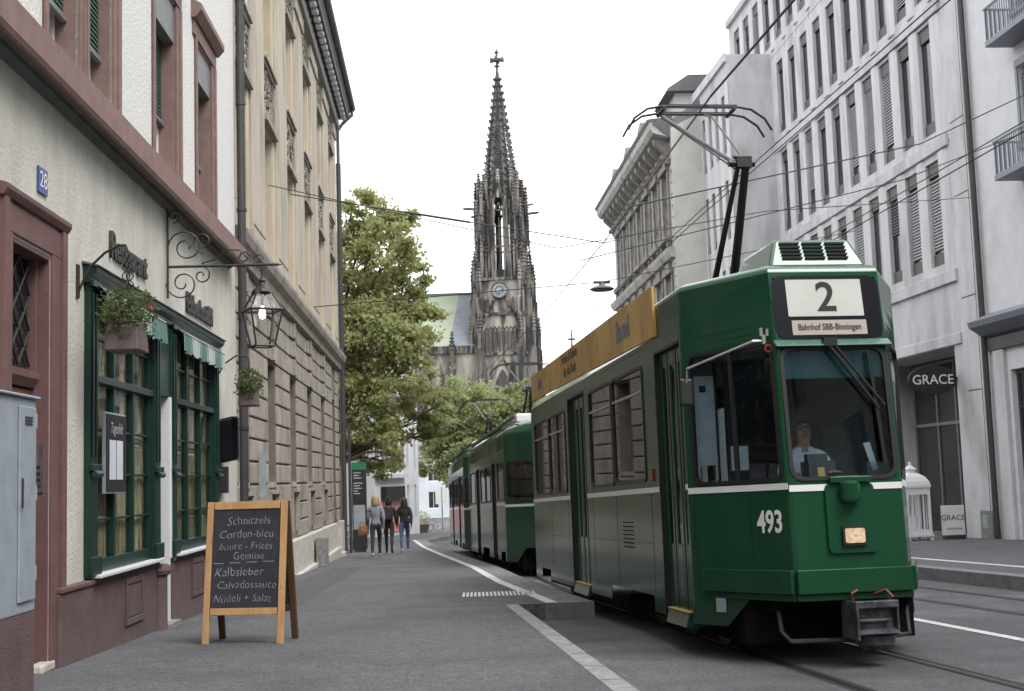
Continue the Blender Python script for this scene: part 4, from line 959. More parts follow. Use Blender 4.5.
t_ = simple_house('town_house', 'pale house with flared eaves beyond the ornate town house', (5.9, 82, 0), R(3), -1, 9, 9, -4, 9.9, ((-.5, 1.5), (3, 5.2), (6.6, 8.8)), 3, 'firewall', roofh=2.6, ov=.9)
t_ = simple_house('town_house', 'lower house with a finial on its roof behind the orange banner', (4.1, 97, 0), R(3), -1, 10, 8, -4, 9.5, ((-.5, 1.5), (2.8, 5), (6.2, 8.2)), 3, 'brown_wall', roofh=1.2, ov=.9)
MB().tube([(.6, 1, 9.8), (.6, 1, 12.4)], [.12, .04]).box(.3, .9, .95, 1.05, 11.6, 11.75).build('finial', 'iron', t_)

# left distant houses
pk = simple_house('town_house', 'narrow white house with dark pink shutters and red striped shop front', (-8.1, 73, 0), R(-10), 1, 6.5, 8, -3, 9.5, ((1.9, 4.1), (5.3, 7.5)), 3, 'plaster_white', ww=.8)
b = MB()
for k in range(3):
    for za, zc in ((1.9, 4.1), (5.3, 7.5)):
        yc = 6.5 / 3 * (k + .5); b.box(.0, .06, yc - .95, yc - .42, za, zc).box(0, .06, yc + .42, yc + .95, za, zc)
b.build('shutters', 'pink_shutter', pk)
MB().box(0, .3, 0, 6.5, 1.35, 1.6).build('ledge', 'sill_white', pk)
MB().box(.02, .35, 1.2, 5.4, .05, .85).build('shop_sign', 'sign_black', pk)
MB().box(.02, .06, .5, 6.2, -1.85, -.02).build('shop_blind', 'redwhite', pk)
simple_house('town_house', 'narrow plain white house at the street corner behind the walking people', (-6.97, 79.5, 0), R(-10), 1, 3.6, 8, -3, 9.0, ((-1.2, .9), (1.9, 4.1), (5.3, 7.5)), 2, 'plaster_white', ww=.5, fm='box_grey')
simple_house('town_house', 'brown shaded house wall behind the plane tree', (-8.9, 58, 0), R(3.4), 1, 13, 8, -3, 8.5, ((2.4, 4.4), (5.4, 7.2)), 4, 'brown_wall', ww=1.0)
# pale building far down the street
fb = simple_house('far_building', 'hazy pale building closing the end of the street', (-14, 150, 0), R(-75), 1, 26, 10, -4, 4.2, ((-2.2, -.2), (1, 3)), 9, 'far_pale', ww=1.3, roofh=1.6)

# the street carries on behind the photographer
simple_house('town_house', 'grey terraced house on the left side of the street behind the photographer', (-2.4, -38, 0), R(2.66), 1, 23.5, 9, -2, 12, ((.6, 2.8), (4.5, 6.8), (8.2, 10.2)), 7, 'plaster_cream', ww=1.1)
simple_house('town_house', 'pale terraced house on the right side of the street behind the photographer', (16.5, -28, 0), R(4.7), -1, 44, 9, -2, 15, ((.6, 3.4), (5, 7.4), (8.6, 11), (12, 14)), 13, 'firewall', ww=1.3)
simple_house('town_house', 'dark brown house closing the street behind the photographer', (-14, -46, 0), R(-90), -1, 40, 10, -2, 17, ((.6, 3.4), (5, 7.4), (8.6, 11), (12.2, 14.6)), 11, 'brown_wall', ww=1.4)

# ================================================================== church
ch = thing('gothic_church', 'soot dark gothic church with tall crocketed openwork spire and green roof', 'church', (-1.0, 200, -3.1), 0)
ch_z = 3.1
rot = Matrix.Translation((0, 0, ch_z)) @ Matrix.Rotation(R(-9), 4, 'Z') @ Matrix.Diagonal((1, 1, .966, 1))
def pinnacle(b, x, y, z0, z1, r):
    b.lathe([(r, 0), (r, (z1 - z0) * .5), (r * 1.35, (z1 - z0) * .52), (r * 1.1, (z1 - z0) * .56), (r * .15, z1 - z0), ], (x, y, z0), 4, math.pi / 4)
    for i in range(4):
        zz = (z1 - z0) * (.62 + .09 * i); rr = r * (1.1 - .95 * (.06 + .09 * i) / .44)
        b.lathe([(rr, 0), (rr + .18, .12), (rr, .3)], (x, y, z0 + zz), 4)
    b.box(x - .25, x + .25, y - .08, y + .08, z1 - .3, z1 - .05)
W2 = 3.75
def face4(b, fn):
    for k in range(4):
        b.xf = rot @ Matrix.Rotation(k * math.pi / 2, 4, 'Z'); fn(b)
    b.xf = rot
tw_ = MB(); tw_.xf = rot; tw_.box(-W2, W2, -W2, W2, -6, 33.2); tw_.build('tower_shaft', 'gothic_pale', ch)
b = MB()
def butt(b):
    for sx in (-1, 1):
        for z0, z1, d, ww in ((-6, 14, 2.0, 1.0), (14, 22, 1.6, .9), (22, 30, 1.1, .75), (30, 33, .8, .6)):
            b.box(sx * (W2 - .55) - ww * .5, sx * (W2 - .55) + ww * .5, -W2 - d, -W2, z0, z1)
            b.prism([(sx * (W2 - .55) - ww * .5, -W2, z1), (sx * (W2 - .55) - ww * .5, -W2 - d, z1), (sx * (W2 - .55) - ww * .5, -W2, z1 + 1.4)], (ww, 0, 0))
    for zz in (9, 20.8, 27.3, 33.0): b.box(-W2 - .25, W2 + .25, -W2 - .3, -W2, zz, zz + .45)
face4(b, butt); b.build('buttresses', 'gothic', ch)
b = MB()
def tracery(b):
    for i in range(9): b.box(-2.6 + i * .62, -2.42 + i * .62, -W2 - .2, -W2, 21.3, 25.0)
    for i in range(8): b.tube([(-2.5 + i * .62, -W2 - .1, 25.0), (-2.2 + i * .62, -W2 - .1, 25.45), (-1.88 + i * .62, -W2 - .1, 25.0)], .08, 4)
    b.prism([(-2.9, -W2 - .35, 26.0), (-2.6, -W2 - .35, 26.0), (0, -W2 - .35, 31.2), (2.6, -W2 - .35, 26.0), (2.9, -W2 - .35, 26.0), (0, -W2 - .35, 32.0)], (0, .25, 0))
    for i in range(8):
        t = (i + .5) / 8
        for sx in (-1, 1): b.box(sx * 2.8 * (1 - t) - .14, sx * 2.8 * (1 - t) + .14, -W2 - .5, -W2 - .2, 26.2 + 5.8 * t - .15, 26.2 + 5.8 * t + .22)
    for i in range(5): b.box(-2.4 + i * 1.1, -2.2 + i * 1.1, -W2 - .12, -W2, 27.8, 29.9)
face4(b, tracery)
b.build('blind_tracery', 'gothic', ch)
def lancet(xf, x, z0, z1, hw_, dep=.03):  # dark lancet panels: main window, plus narrow slots standing for shadow
    q = MB(); q.xf = xf
    q.prism([(x - hw_, -W2 - dep, z0), (x + hw_, -W2 - dep, z0), (x + hw_, -W2 - dep, z1), (x + hw_ * .55, -W2 - dep, z1 + hw_ * 1.5), (x, -W2 - dep, z1 + hw_ * 2.4), (x - hw_ * .55, -W2 - dep, z1 + hw_ * 1.5), (x - hw_, -W2 - dep, z1)], (0, dep + .03, 0))
    q.build('dark_lancet', 'win_dark', ch)
for k in range(4):
    xf_ = rot @ Matrix.Rotation(k * math.pi / 2, 4, 'Z')
    lancet(xf_, 0, 9.6, 15.6, 1.05, .05)
    for xx in (-2.35, 2.35): lancet(xf_, xx, 10.5, 15.5, .3)
    for xx in (-2.0, 0, 2.0): lancet(xf_, xx, 27.9, 29.6, .28)
    for i in range(8): lancet(xf_, -2.18 + i * .62, 21.5, 24.5, .13)
b = MB()
def mull_(b):
    for xx in (-1.12, -.35, .35, 1.12): b.box(xx - .09, xx + .09, -W2 - .2, -W2 - .04, 9.4, 15.8)
    b.tube([(-1.15, -W2 - .15, 15.6), (-.65, -W2 - .15, 17.3), (0, -W2 - .15, 18.5), (.65, -W2 - .15, 17.3), (1.15, -W2 - .15, 15.6)], .14, 5)
    b.prism([(-1.9, -W2 - .3, 17.2), (-1.6, -W2 - .3, 17.2), (0, -W2 - .3, 20.2), (1.6, -W2 - .3, 17.2), (1.9, -W2 - .3, 17.2), (0, -W2 - .3, 20.9)], (0, .2, 0))
face4(b, mull_); b.build('window_tracery', 'gothic', ch)
b = MB(); b.xf = rot
for sx in (-1, 1):
    for sy in (-1, 1):
        b = MB(); b.xf = rot
        pinnacle(b, sx * (W2 + .6), sy * (W2 - .5), 29.5, 36.5, .42); pinnacle(b, sx * (W2 - .5), sy * (W2 + .6), 29.5, 36.0, .42)
        pinnacle(b, sx * (W2 + 1.2), sy * (W2 - .5), 21.5, 27.5, .4); pinnacle(b, sx * (W2 - .5), sy * (W2 + 1.2), 21.5, 27.5, .4)
        pinnacle(b, sx * (W2 + .1), sy * (W2 + .1), 32, 38, .5)
        b.build('pinnacle_cluster', 'gothic', ch)
# clock
b = MB()
for k in (0, 3):
    b.xf = rot @ Matrix.Rotation(k * math.pi / 2, 4, 'Z'); n = 32
    b.prism([(1.2 * math.cos(2 * math.pi * i / n), -W2 - .62, 31.3 + 1.2 * math.sin(2 * math.pi * i / n)) for i in range(n)], (0, .2, 0))
ck = b.build('clock_face', 'poster', ch)
b = MB()
for k in (0, 3):
    b.xf = rot @ Matrix.Rotation(k * math.pi / 2, 4, 'Z')
    b.tube([(1.25 * math.cos(2 * math.pi * i / 32), -W2 - .66, 31.3 + 1.25 * math.sin(2 * math.pi * i / 32)) for i in range(33)], .15, 6).tube([(.6 * math.cos(2 * math.pi * i / 24), -W2 - .66, 31.3 + .6 * math.sin(2 * math.pi * i / 24)) for i in range(25)], .07, 5)
    for i in range(12):
        a_ = i * math.pi / 6; b.tube([(.72 * math.cos(a_), -W2 - .66, 31.2 + .72 * math.sin(a_)), (.95 * math.cos(a_), -W2 - .66, 31.2 + .95 * math.sin(a_))], .05, 4)
    b.tube([(0, -W2 - .68, 31.2), (.5, -W2 - .68, 31.4)], .05, 4).tube([(0, -W2 - .68, 31.2), (-.2, -W2 - .68, 30.5)], .05, 4)
b.build('clock_dial', 'gothic_dark', ck)
# belfry octagon, openwork
b = MB(); b.xf = rot; Ro = 3.0
for k in range(8):
    a_ = (k + .5) * math.pi / 4; x, y = Ro * math.cos(a_), Ro * math.sin(a_)
    b.lathe([(.46, 0), (.40, 7), (.36, 13.6)], (x, y, 33.4), 6)
    for q in (-.16, .16): b.lathe([(.16, 0), (.14, 13)], ((Ro + .38) * math.cos(a_ + q), (Ro + .38) * math.sin(a_ + q), 33.4), 5)
    a2 = (k + 1.5) * math.pi / 4; P, Q = Vector((x, y, 0)), Vector((Ro * math.cos(a2), Ro * math.sin(a2), 0)); mid = (P + Q) / 2; out = mid.normalized()
    for zz, hh in ((33.4, 1.5), (38.6, .25), (44.6, .3)):
        b.prism([P + Vector((0, 0, zz)), Q + Vector((0, 0, zz)), Q + Vector((0, 0, zz + hh)), P + Vector((0, 0, zz + hh))], -out * .25)
    for f_ in (.5,):
        m_ = P.lerp(Q, f_); b.tube([m_ + Vector((0, 0, 33.5)), m_ + Vector((0, 0, 43.5))], .07, 5)
    b.tube([P.lerp(Q, .1) + Vector((0, 0, 43)), P.lerp(Q, .25) + Vector((0, 0, 44.7)), mid + Vector((0, 0, 45.9)), P.lerp(Q, .75) + Vector((0, 0, 44.7)), P.lerp(Q, .9) + Vector((0, 0, 43))], .16, 5)
    g1, g2 = P.lerp(Q, .08) + out * .3, P.lerp(Q, .92) + out * .3
    b.tube([g1 + Vector((0, 0, 44.8)), mid + out * .3 + Vector((0, 0, 49.4))], .17, 5).tube([g2 + Vector((0, 0, 44.8)), mid + out * .3 + Vector((0, 0, 49.6))], .17, 5)
b.build('belfry', 'gothic', ch)
b = MB(); b.xf = rot
b.lathe([(3.2, 46.9), (3.25, 47.2), (2.9, 47.3)], n=8, ph=math.pi / 8)
b.build('belfry_parapet', 'gothic_dark', ch)
b = MB(); b.xf = rot                                      # corner turrets of stacked pinnacles
for sx in (-1, 1):
    for sy in (-1, 1):
        c_ = 3.05
        b.lathe([(.62, 33), (.58, 38), (.78, 38.2), (.55, 38.6), (.5, 43.2), (.7, 43.4), (.42, 43.8), (.36, 46.5)], (sx * c_, sy * c_, 0), 6)
        for k in range(5):
            a_ = k * 2 * math.pi / 5; pinnacle(b, sx * c_ + .85 * math.cos(a_), sy * c_ + .85 * math.sin(a_), 33.5, 40.5, .2); pinnacle(b, sx * c_ + .8 * math.cos(a_ + .5), sy * c_ + .8 * math.sin(a_ + .5), 39.5, 46.4, .2)
        pinnacle(b, sx * c_, sy * c_, 45, 51.0, .45); pinnacle(b, sx * (c_ + .6), sy * c_ * .85, 44, 49.6, .32); pinnacle(b, sx * c_ * .85, sy * (c_ + .6), 44, 49.6, .32)
        b.tube([(sx * 3.0, sy * 3.0, 45.0), (sx * 5.6, sy * 3.3, 45.2)], [.30, .20], 5); 
b.build('corner_turrets', 'gothic', ch)
# spire
b = MB(); b.xf = rot; zt0, zt1 = 47.3, 69.0
SR = lambda z: 2.75 * (1 - (z - zt0) / (zt1 - zt0)) ** 1.02 + .14
for k in range(8):
    a_ = (k + .5) * math.pi / 4; ca, sa = math.cos(a_), math.sin(a_)
    b.tube([(SR(z) * ca, SR(z) * sa, z) for z in rng(zt0, zt1, 6)], [.30, .26, .22, .19, .16, .14, .1], 5)
    for i in range(17):
        z = zt0 + .9 + i * 1.2; r = SR(z) + .10; e = .52 - .012 * i
        b.prism([(r * ca, r * sa, z - .2), ((r + e) * ca, (r + e) * sa, z + .15), ((r + e * .8) * ca, (r + e * .8) * sa, z + .42), (r * ca, r * sa, z + .25)], (-sa * .26, ca * .26, 0))
z = zt0
while z < zt1 - 2:
    r = SR(z); st = .75 + .25 * (r / 3)
    pts = [Vector((r * math.cos((k + .5) * math.pi / 4), r * math.sin((k + .5) * math.pi / 4), z)) for k in range(8)]
    r2 = SR(z + st); pt2 = [Vector((r2 * math.cos((k + .5) * math.pi / 4), r2 * math.sin((k + .5) * math.pi / 4), z + st)) for k in range(8)]
    for k in range(8):
        b.tube([pts[k], pts[(k + 1) % 8]], .10, 4); b.tube([pts[k], pt2[(k + 1) % 8]], .075, 4); b.tube([pts[(k + 1) % 8], pt2[k]], .075, 4)
    z += st
b.lathe([(1.4, 47.3), (.9, 56), (.2, 66)], n=8)
b.build('spire', 'gothic_dark', ch)
b = MB(); b.xf = rot
b.lathe([(.18, 68.6), (.2, 69.6), (.55, 69.8), (.2, 70.1), (.2, 70.6)], n=6).box(-.95, .95, -.2, .2, 70.6, 71.2).box(-.2, .2, -.95, .95, 70.6, 71.2).lathe([(.2, 71.2), (.2, 72), (.45, 72.2), (.2, 72.5), (.05, 73)], n=6)
for dx, dy in ((.9, 0), (-.9, 0), (0, .9), (0, -.9)): b.lathe([(.28, 70.5), (.34, 70.9), (.2, 71.35)], (dx, dy, 0), 5)
b.build('finial', 'gothic_dark', ch)
for k in range(8):
    pass
b = MB(); b.xf = rot
for k in range(8):
    a_ = k * math.pi / 4; pinnacle(b, 2.8 * math.cos(a_), 2.8 * math.sin(a_), 46.8, 51.6 + (k % 2), .3)
b.build('spire_pinnacles', 'gothic_pale', ch)
# nave
b = MB().box(-34, -2, -3, 13, -6 + ch_z, 21.4 + ch_z); b.build('nave_wall', 'gothic_pale', ch)
b = MB()
for i in range(8):
    x = -8.3 - i * 3.9; b.box(x - .5, x + .5, -4.8, -3, -6 + ch_z, 18 + ch_z).prism([(x - .5, -3, 18 + ch_z), (x - .5, -4.8, 18 + ch_z), (x - .5, -3, 20 + ch_z)], (1, 0, 0)); pinnacle(b, x, -4.2, 18 + ch_z, 24 + ch_z, .4)
b.box(-34, -4, -3.4, -3, 20.6 + ch_z, 21.8 + ch_z); b.build('nave_buttresses', 'gothic', ch)
for i in range(8):
    x = -10.2 - i * 3.9; b = MB().prism([(x - .8, -3.06, 4 + ch_z), (x + .8, -3.06, 4 + ch_z), (x + .8, -3.06, 14 + ch_z), (x, -3.06, 16.5 + ch_z), (x - .8, -3.06, 14 + ch_z)], (0, .05, 0)); b.build('nave_window', 'win_dark', ch)
zR, zE = 31.0 + ch_z, 21.6 + ch_z
b = MB().prism([(-34, -3.2, zE), (-8.9, -3.2, zE), (-7.3, 5, zR), (-34, 5, zR)], (0, 0, -.3)).quad((-34, 5, zR), (-4, 5, zR), (-4, 13.2, zE), (-34, 13.2, zE)); b.build('nave_roof', 'copper_green', ch)
b = MB().prism([(-8.88, -3.2, zE), (-3.5, -3.2, zE), (-3.5, 5, zR - .02), (-7.28, 5, zR - .02)], (0, 0, -.3)); b.build('shaded_roof_strip', 'slate', ch)  # grey part of the nave roof, its shade put into the colour
MB().box(-34, -4, 4.9, 5.1, zR, zR + .35).build('roof_ridge', 'lead', ch)

# ================================================================== trees
def plane_tree(name, label, loc, height, blobs, nleaf, lm, leaf=.17, seed=1, trunk=.28):
    rd = random.Random(seed); t = thing(name, label, 'tree', loc)
    b = MB(); b.tube([(0, 0, -.3), (.05, 0, height * .18), (-.05, .1, height * .34), (.1, 0, height * .55), (.2, 0, height * .8)], [trunk * 1.25, trunk, trunk * .85, trunk * .5, trunk * .15], 9)
    for (bx_, by_, bz_, br_) in blobs:
        st = Vector((0, 0, max(height * .22, bz_ * .55))); en = Vector((bx_, by_, bz_)); md = st.lerp(en, .5) + Vector((rd.uniform(-.3, .3), rd.uniform(-.3, .3), .3))
        b.tube([st, md, en], [trunk * .35, trunk * .2, .03], 6)
        for _ in range(3):
            d = Vector((rd.gauss(0, 1), rd.gauss(0, 1), rd.gauss(0, 1))).normalized() * br_ * .8; b.tube([md.lerp(en, .6), en + d], [.05, .012], 5)
    b.build('trunk', 'bark', t)
    f = MB(); tot = sum(q[3] ** 2.4 for q in blobs)
    for (bx_, by_, bz_, br_) in blobs:
        nclump = max(3, int(9 * br_ ** 1.6))
        nl = nleaf * br_ ** 2.4 / tot
        for _ in range(nclump):
            d = Vector((rd.gauss(0, 1), rd.gauss(0, 1), rd.gauss(0, 1))).normalized() * br_ * rd.uniform(.35, 1.05)
            cc = Vector((bx_, by_, bz_)) + Vector((d.x, d.y, d.z * .85)); cr = br_ * rd.uniform(.22, .42)
            for _ in range(int(nl / nclump)):
                dd = Vector((rd.gauss(0, 1), rd.gauss(0, 1), rd.gauss(0, .6))) * cr * .62
                p = cc + dd; nrm = Vector((rd.gauss(0, .7), rd.gauss(0, .7), rd.gauss(.3, .7))).normalized(); u = nrm.orthogonal().normalized(); u.rotate(Matrix.Rotation(rd.uniform(0, 6.28), 3, nrm)); v = nrm.cross(u)
                s = leaf * rd.uniform(.55, 1.15)
                f.add([p - u * s * .9, p - u * s * .1 - v * s * .75, p + u * s, p + v * s * .75 - u * s * .1 + nrm * s * .25], [(0, 1, 2, 3)])
    f.build('crown', lm, t, recalc=False)
    return t
TB = lambda lst: lst
T1 = (-7.9, 55, gz(55))
blobs = []
rd = random.Random(21)
for (x, z, r) in ((-6.6, 14.2, 1.0), (-5.6, 13.8, 1.2), (-4.5, 13.3, 1.1), (-6.6, 12.5, 1.5), (-5.0, 12.0, 1.5), (-3.9, 10.9, 1.1), (-6.4, 10.8, 1.7), (-4.6, 9.9, 1.5), (-3.4, 9.2, 1.0), (-6.6, 9.0, 1.7), (-5.0, 8.2, 1.6), (-3.4, 7.8, 1.1),
                  (-6.6, 7.2, 1.7), (-4.9, 6.4, 1.5), (-3.4, 6.2, 1.2), (-2.7, 5.3, .8), (-6.7, 5.4, 1.5), (-5.4, 4.6, 1.3), (-4.0, 4.7, 1.1), (-3.1, 4.2, .7), (-6.9, 3.7, 1.1), (-6.0, 3.1, .9), (-4.9, 3.4, .8), (-8.4, 6, 1.8), (-8.4, 9, 2), (-8.2, 11.5, 1.7)):
    blobs.append((x + 7.9, rd.uniform(-1.8, 1.8), z - 1.0 - T1[2], r))
plane_tree('plane_tree', 'large plane tree with yellowing green leaves leaning past the beige building', T1, 15, [(bx - .45 * max(0, min(1, (bx - 2) / 2)), by, bz, br * .95) for bx, by, bz, br in blobs], 46000, 'leaf1', .115, 3)
T2 = (-3.8, 100, gz(100)); blobs = []
for (x, z, r) in ((-6.3, 3.2, 1.4), (-5.2, 5.0, 1.6), (-4.6, 7.4, 1.2), (-3.2, 6.6, 1.6), (-1.6, 5.8, 1.5), (-.2, 6.5, 1.5), (-5.6, 1.9, 1.3), (-4.0, 3.4, 1.9), (-2.0, 3.4, 1.8), (-.2, 4, 1.8), (-5.0, .6, 1.0), (-6.9, 1.6, .9), (1.0, 7.3, 1.2), (1.4, 5.5, 1.6), (-3.4, .9, 1.3)):
    blobs.append((x + 3.8, rd.uniform(-1.5, 1.5), z - T2[2], r))
plane_tree('broadleaf_tree', 'round pale green tree standing in front of the church', T2, 10.5, [(bx, by, bz + .5, br * 1.1) for bx, by, bz, br in blobs], 30000, 'leaf2', .16, 9, .25)
T3 = (-24, 170, gz(170)); blobs = [(random.uniform(-8, 12), random.uniform(-2, 2), random.uniform(3, 9), random.uniform(2, 3)) for _ in range(12)]
plane_tree('broadleaf_tree', 'dark distant tree low beside the church nave', T3, 12, blobs, 5000, 'leaf2', .4, 11, .3)

# ================================================================== trams
def rrect(u0, u1, v0, v1, r, n=5):
    out = []
    for cx_, cy_, a0 in ((u1 - r, v1 - r, 0), (u0 + r, v1 - r, 90), (u0 + r, v0 + r, 180), (u1 - r, v0 + r, 270)):
        for i in range(n + 1):
            a = R(a0 + 90 * i / n); out.append((cx_ + r * math.cos(a), cy_ + r * math.sin(a)))
    return out
def make_tram(label, loc, rz, Ln, kind, xslope):
    W = 2.09; C = .55; S0, S1 = 1.27, 2.40
    t = thing('tram', label, 'tram', loc, rz, 'green trams following each other')
    t.rotation_euler = (xslope, 0, rz)
    top = 3.34 if kind == 1 else 3.0
    def sf_(hh): return lin([(.3, S0 - .04), (1.5, S0), (2.7, S0 + .10), (3.4, S0 + .20)])(hh) if kind == 1 else lin([(.3, S0), (2.4, S0 + .02), (3.1, S0 + .12)])(hh)
    # panel maps: (u,h)->point
    def P_front(u, hh): return Vector((C + u, sf_(hh), hh))
    TL = math.hypot(C, S1 - S0)
    def P_tapL(u, hh):                        # u from 0 at side to TL at front crease
        f = u / TL; return Vector((C * f, S1 + (sf_(hh) - S1) * f, hh))
    def P_tapR(u, hh):
        f = u / TL; return Vector((W - C * f, S1 + (sf_(hh) - S1) * f, hh))
    E = Ln + 1.0                                # rear end
    def P_left(u, hh): return Vector((0, u, hh))
    def P_right(u, hh): return Vector((W, u, hh))
    body = MB()
    skirt = .30
    if kind == 1:
        doorsL = [(2.48, 3.47), (7.32, 8.60)]
        winsL = [(4.02, 5.55, 1.64, 2.83), (5.63, 6.98, 1.64, 2.83), (8.84, 10.24, 1.62, 2.76), (10.32, 11.74, 1.62, 2.76)]
        arches = [(3.92, 6.05, .46), (10.6, 11.45, .46)]
        fw_ = (.04, .95, 1.55, 2.66); tw_l = (.10, TL - .07, 1.55, 2.72); btop = 3.05
        ys_cab = 3.50
    else:
        doorsL = [(4.2, 5.2), (8.4, 9.4)]
        winsL = [(2.5, 3.9, 1.62, 2.45), (5.5, 6.7, 1.62, 2.45), (6.8, 8.1, 1.62, 2.45), (9.7, 11.2, 1.62, 2.45)]
        arches = [(2.6, 3.5, .5), (6.2, 7.9, .5)]
        fw_ = (.06, 1.04, 1.55, 2.45); tw_l = (.12, TL - .08, 1.62, 2.42); btop = 2.72
        ys_cab = S1 + .01
    levels = sorted({skirt, .46, .60, 1.0, 1.5, 1.55, 1.62, 1.64, 2.0, 2.42, 2.45, 2.66, 2.72, 2.76, 2.83, 2.9, btop, top, .35})
    def panel(pf, u0, u1, v0, v1, holes):
        us = sorted({u0, u1, *[q for hh in holes for q in hh[:2] if u0 < q < u1]}); vs = sorted({v0, v1, *[q for q in levels if v0 < q < v1], *[q for hh in holes for q in hh[2:4] if v0 < q < v1]})
        for a, c in zip(us, us[1:]):
            for d, e in zip(vs, vs[1:]):
                mu, mv = (a + c) / 2, (d + e) / 2
                if any(q[0] < mu < q[1] and q[2] < mv < q[3] for q in holes): continue
                body.quad(pf(a, d), pf(c, d), pf(c, e), pf(a, e))
    dl = [(a, c, .2, 2.9 if kind == 1 else 2.5) for a, c in doorsL]
    al = [(a, c, .2, hh) for a, c, hh in arches]
    hL = winsL + dl + al
    panel(P_left, S1, E, skirt, btop, hL)
    wr = [(q[0], q[1], q[2], q[3]) for q in winsL] + [(a, c, 1.64, 2.7 if kind == 1 else 2.45) for a, c in doorsL[1:]]
    panel(P_right, S1, E, skirt, btop, wr + al)
    if kind == 1:
        panel(P_left, S1, ys_cab, btop, top, []); panel(P_right, S1, ys_cab, btop, top, [])
    panel(P_tapL, 0, TL, .60, top, [tw_l]); panel(P_tapR, 0, TL, .60, top, [tw_l])
    for pf in (P_tapL, P_tapR):
        body.add([pf(0, skirt), pf(.42, skirt), pf(.78, .60), pf(0, .60)], [(0, 1, 2, 3)])
    sgn = (.0 + .03, W - 2 * C - .03, 2.76, 3.29)
    panel(P_front, 0, W - 2 * C, .60, top, [fw_] + ([sgn] if kind == 1 else []))
    # rear: simple chamfered end
    rear = [(0, E), (.35, E + .55), (W - .35, E + .55), (W, E)]
    for (xa, ya), (xb, yb) in zip(rear, rear[1:]): body.quad((xa, ya, .4), (xb, yb, .4), (xb, yb, btop), (xa, ya, btop))
    bo = body.build('body', 'tram_green', t, weld=True, bevel=.035, seg=3)
    for p in bo.data.polygons: p.use_smooth = False
    # roof
    def ringpts(z, ins):
        return [(ins + 0, z), ]
    rf_ = MB()
    def plan(ins, z, y_end, rearpts=True):
        C_ = C; f = sf_(min(z, top))
        pts = [(C_ + ins * .35, f + ins), (W - C_ - ins * .35, f + ins), (W - ins, S1 + ins * .4), (W - ins, y_end), (ins, y_end), (ins, S1 + ins * .4)]
        return [(x, y, z) for x, y in pts]
    if kind == 1:
        rf_.loft([plan(0, top - .002, ys_cab), plan(.006, top + .025, ys_cab), plan(.025, top + .05, ys_cab), plan(.06, top + .07, ys_cab), plan(.16, top + .09, ys_cab), plan(.5, top + .11, ys_cab)])
        rf_.loft([[(0, yy, btop), (.05, yy, btop + .10), (.25, yy, btop + .22), (.8, yy, btop + .30), (W - .8, yy, btop + .30), (W - .25, yy, btop + .22), (W - .05, yy, btop + .10), (W, yy, btop)] for yy in (ys_cab + .002, E)] + [[(.35 + (W - .7) * i / 7, E + .55, btop + .02) for i in range(8)]])
    else:
        rf_.loft([plan(0, top, E), plan(.03, top + .08, E), plan(.16, top + .22, E), plan(.45, top + .32, E), plan(.8, top + .36, E)])
        # raised sides between btop and top
        rf_.loft([plan(0, btop, E), plan(0.005, top, E)], caps=False)
    ro_ = rf_.build('roof', 'tram_green_skylit' if kind == 1 else 'tram_green', t, weld=True, smooth=True)
    me_ = ro_.data; me_.set_sharp_from_angle(angle=R(35))
    # stripe
    st = MB(); sz = .027
    def stripz(pf, u0, u1, off, z=1.50):
        st.prism([pf(u0, z - sz) + off, pf(u1, z - sz) + off, pf(u1, z + sz) + off, pf(u0, z + sz) + off], off * .3 if off.length else (0, 0, 0))
    nL = Vector((-.006, 0, 0)); nT = Vector((-(S1 - S0), -C, 0)).normalized() * .006; nTR = Vector((S1 - S0, -C, 0)).normalized() * .006; nF = Vector((0, -.006, 0))
    segs = [S1] + [q for d in doorsL for q in d] + [E]
    for a, c in zip(segs[::2], segs[1::2]): stripz(P_left, a, c, nL, 1.53)
    stripz(P_tapL, 0, TL - .002, nT, 1.49); stripz(P_tapR, 0, TL - .002, nTR, 1.49)
    if kind == 1: stripz(P_front, 0, .33, nF, 1.47); stripz(P_front, .70, W - 2 * C, nF, 1.47)
    else: stripz(P_front, 0, W - 2 * C, nF, 1.48)
    stripz(P_right, S1, E, -nL, 1.53)
    st.build('white_stripe', 'white', t)
    # windows
    def glaze(pf, n, q, mat_, nm, r=.07, bars=(), split=None, thick=.035):
        u0, u1, v0, v1 = q; N = n.normalized()
        g = MB(); outer = rrect(u0 - .02, u1 + .02, v0 - .02, v1 + .02, r + .02); inner = rrect(u0 + .014, u1 - .014, v0 + .014, v1 - .014, r)
        k = len(outer); o1 = [pf(a, c) + N * .012 for a, c in outer]; i1 = [pf(a, c) + N * .012 for a, c in inner]; o0 = [pf(a, c) - N * .004 for a, c in outer]; i0 = [pf(a, c) - N * .03 for a, c in inner]
        g.add(o1 + i1 + o0 + i0, [(j, (j + 1) % k, k + (j + 1) % k, k + j) for j in range(k)] + [(j, (j + 1) % k, 2 * k + (j + 1) % k, 2 * k + j) for j in range(k)] + [(k + j, k + (j + 1) % k, 3 * k + (j + 1) % k, 3 * k + j) for j in range(k)])
        for kind_, val in bars:
            if kind_ == 'v': g.prism([pf(val - .02, v0) + N * .008, pf(val + .02, v0) + N * .008, pf(val + .02, v1) + N * .008, pf(val - .02, v1) + N * .008], -N * .03)
            if kind_ == 'h': g.prism([pf(u0, val - .015) + N * .008, pf(u1, val - .015) + N * .008, pf(u1, val + .015) + N * .008, pf(u0, val + .015) + N * .008], -N * .03)
        fo = g.build(nm, 'rubber', t, recalc=False)
        MB().poly([pf(a, c) - N * .008 for a, c in rrect(u0 + .005, u1 - .005, v0 + .005, v1 - .005, r)]).build('glass', mat_, fo)
        return fo
